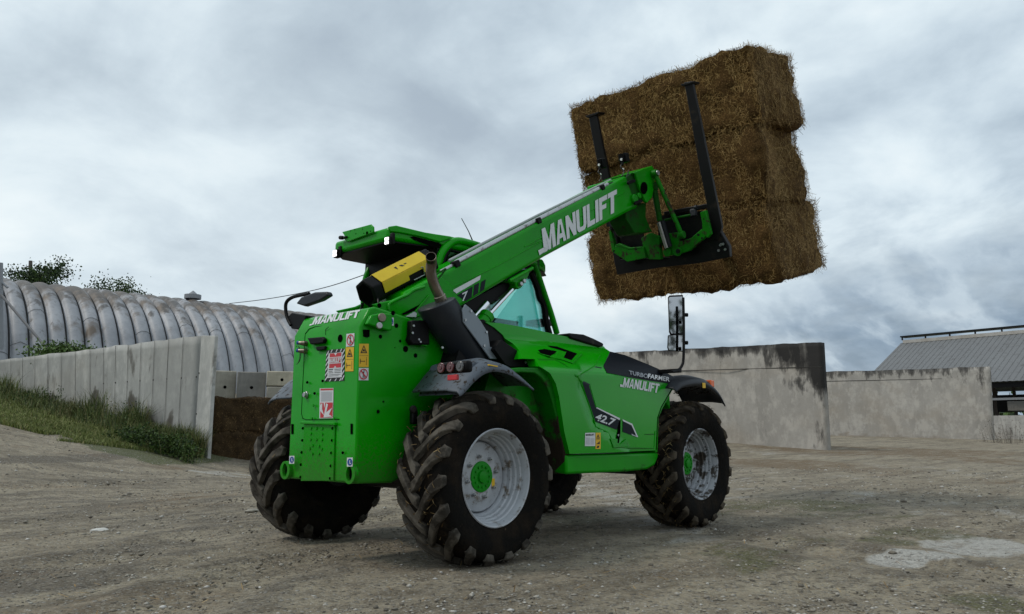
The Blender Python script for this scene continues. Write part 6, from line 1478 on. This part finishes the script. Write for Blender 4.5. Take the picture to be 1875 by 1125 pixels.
# ------------------------------------------------------------------ straw bales on the forks (tilted with the carriage)
BT = Vector((3.75, 0, 5.20)); BBm = Vector((4.40, 0, 2.60))
def bf_(px, py): return onp(px, py, BT, TN)
Mx = Matrix((TY, TN, TU)).transposed()      # local axes: width, depth, height
Mx4 = Mx.to_4x4()
def bale(name, org, sz, matl, smat, nstraw, seed, M, rnd_amp=.065, fl=.028, skip=()):
    rs = random.Random(seed); w, d, h = sz; nx, ny, nz = 44, 24, 20
    b = bmesh.new(); vs = {}
    def key(i, j, k):
        if (i, j, k) in vs: return vs[(i, j, k)]
        p = Vector((i/nx-.5, j/ny-.5, k/nz-.5)); q = Vector((p.x*w, p.y*d, p.z*h))
        # rounded edges
        rr = .075 if w < 2.57 and seed < 30 else .09; c = Vector((max(-w/2+rr, min(w/2-rr, q.x)), max(-d/2+rr, min(d/2-rr, q.y)), max(-h/2+rr, min(h/2-rr, q.z)))); dl = q-c
        if dl.length > 1e-6: n = dl.normalized(); q = c+n*rr
        else: n = Vector((0, 0, 0))
        if n.length < .5: n = q.normalized()
        s = seed*3.7; dsp = mnoise.noise(q*1.6+Vector((s, 0, 0)))*rnd_amp*1.4 + mnoise.noise(q*5+Vector((0, s, 0)))*rnd_amp*.7 + mnoise.noise(q*14+Vector((0, s, 0)))*rnd_amp*.35 + .010*math.sin(q.x*2*math.pi/.24+2*mnoise.noise(q*1.1))
        q = q + n*dsp
        v = b.verts.new(q); vs[(i, j, k)] = v; return v
    for i in range(nx):
        for j in range(ny):
            for k in (0, nz): b.faces.new([key(i, j, k), key(i+1, j, k), key(i+1, j+1, k), key(i, j+1, k)])
        for k in range(nz):
            for j in (0, ny): b.faces.new([key(i, j, k), key(i+1, j, k), key(i+1, j, k+1), key(i, j, k+1)])
    for j in range(ny):
        for k in range(nz):
            for i in (0, nx): b.faces.new([key(i, j, k), key(i, j+1, k), key(i, j+1, k+1), key(i, j, k+1)])
    bmesh.ops.recalc_face_normals(b, faces=b.faces); m = MB(); m.b.free(); m.b = b
    o = m.build(name, matl, smooth=50, fix=False); o.matrix_world = Matrix.Translation(org) @ M
    # straw stalks over the faces
    V = []; F = []; base = 0
    area = {'d0': w*h, 'd1': w*h, 's0': d*h, 's1': d*h, 't': w*d, 'b': w*d}; faces = [(k, a) for k, a in area.items() if k not in skip]; tot = sum(a for _, a in faces)
    for f, ar in faces:
        for _ in range(int(nstraw*ar/tot)):
            u, v = rs.uniform(-.5, .5), rs.uniform(-.5, .5)
            if f[0] == 'd': n = Vector((0, -1 if f == 'd0' else 1, 0)); c = Vector((u*w, n.y*d/2, v*h)); ax1, ax2 = Vector((1, 0, 0)), Vector((0, 0, 1))
            elif f[0] == 's': n = Vector((-1 if f == 's0' else 1, 0, 0)); c = Vector((n.x*w/2, u*d, v*h)); ax1, ax2 = Vector((0, 1, 0)), Vector((0, 0, 1))
            else: n = Vector((0, 0, 1 if f == 't' else -1)); c = Vector((u*w, v*d, n.z*h/2)); ax1, ax2 = Vector((1, 0, 0)), Vector((0, 1, 0))
            rim = rs.random() < .018
            a = rs.gauss(1.2, .8)*rs.choice((-1, 1)); L = rs.uniform(.02, .072)*(1.25 if f[0] == 's' else 1)*(1.7 if rim else 1)
            dv3 = (ax1*math.cos(a)+ax2*math.sin(a)+n*(rs.uniform(.1, .8) if rim else rs.uniform(-.04, .14))).normalized()
            s0 = c + n*(rs.uniform(-.012, .014)+mnoise.noise(c*1.6+Vector((seed*3.7, 0, 0)))*rnd_amp*1.2)
            e = s0+dv3*L; bend = Vector((rs.gauss(0, 1), rs.gauss(0, 1), rs.gauss(0, 1)))*L*.07; mid = s0.lerp(e, .5)+bend; wd = dv3.cross(n+bend).normalized()*rs.uniform(.0011, .0026)
            V += [s0-wd, s0+wd, mid+wd, mid-wd, e+wd*.7, e-wd*.7]; F += [(base, base+1, base+2, base+3), (base+3, base+2, base+4, base+5)]; base += 6
    raw('loose_straw', [tuple(p) for p in V], F, smat, o); return o
TRc, TLc = bf_(1374, 78), bf_(1043, 188); BRc, BLc = bf_(1417, 512), bf_(1094, 552)
Hh = (TRc-BRc).dot(TU); print('bale height', Hh, 'width', (TLc-TRc).dot(TY), (BLc-BRc).dot(TY))
yc_t = (TLc.y+TRc.y)/2; wt = (TLc-TRc).dot(TY); wb = (BLc-BRc).dot(TY); h3 = Hh/3; dp = 1.12
specs = [('straw_bale', 'lowest straw bale, sticking out furthest, spiked on the black forks', 0, wb+.06, BRc.y+(wb)/2-.02, 1.62, .04, 11), ('straw_bale', 'middle straw bale squeezed between the other two on the raised forks', 1, (wt+wb)/2, (yc_t+BRc.y+wb/2)/2+.02, 1.22, .0, 12), ('straw_bale', 'topmost straw bale of the stack on the raised forks', 2, wt, yc_t, 1.19, -.01, 13)]
for nm, lab, k, w, yc2, d, off, sd in specs:
    org = BRc + TU*(h3*(k+.5)); org = org - TY*(org.y-yc2) + TN*(d/2+(.0, .035, -.01)[k])
    o = bale(nm, org, (w-.02, d, h3-.008), bale_m, straw_s, 62000, sd, Mx4); tag(o, lab, 'straw bale', 'straw bales on the raised forks')
# dark bales against the block wall
p0 = pd(385, 853, 21.0); p1 = pd(560, 853, 22.6); xx = (p1-p0); xx.z = 0; xw_ = xx.length; xn = xx.normalized(); yn = Vector((-xn.y, xn.x, 0)); Mh = Matrix((xn, yn, U_)).transposed().to_4x4()
zt2 = pd(440, 729, 21.5).z; zb2 = pd(440, 855, 21.5).z
for k, lab in ((0, 'shaded dark straw bale lying on the yard at the end of the panel wall'), (1, 'shaded dark straw bale stacked on top of the other one under the concrete blocks')):
    hh = (zt2-zb2)/2; org = (p0+p1)/2; org = Vector((org.x, org.y, zb2+hh*(k+.5)))+yn*.5
    o = bale('straw_bale', org, (xw_, 1.1, hh+.02), bale_dk, straw_dk, 16000, 31+k, Mh); tag(o, lab, 'straw bale', 'dark bales by the block wall')
# loose straw scattered on the yard and under the machine
rs = random.Random(77); V = []; F = []; base = 0
for i in range(1500):
    b = 2.4*math.exp(rs.random()*math.log(9)); a = rs.uniform(-.72, .72)*b; 
    if vnoise(np.array([a]), np.array([b]), 1.3, 12)[0] < .02 and rs.random() < .8: continue
    x, y = ab2w(a, b); z = float(terr_ab(a, b)[0])+.02; th = rs.random()*6.3; L = rs.uniform(.03, .12); d = Vector((math.cos(th)*L, math.sin(th)*L, rs.uniform(-.005, .02))); w = Vector((-math.sin(th), math.cos(th), 0))*rs.uniform(.001, .0025); p = Vector((x, y, z))
    V += [p-w, p+w, p+d+w, p+d-w]; F.append((base, base+1, base+2, base+3)); base += 4
o = raw('scattered_straw', [tuple(p) for p in V], F, straw_s); tag(o, kind='stuff')
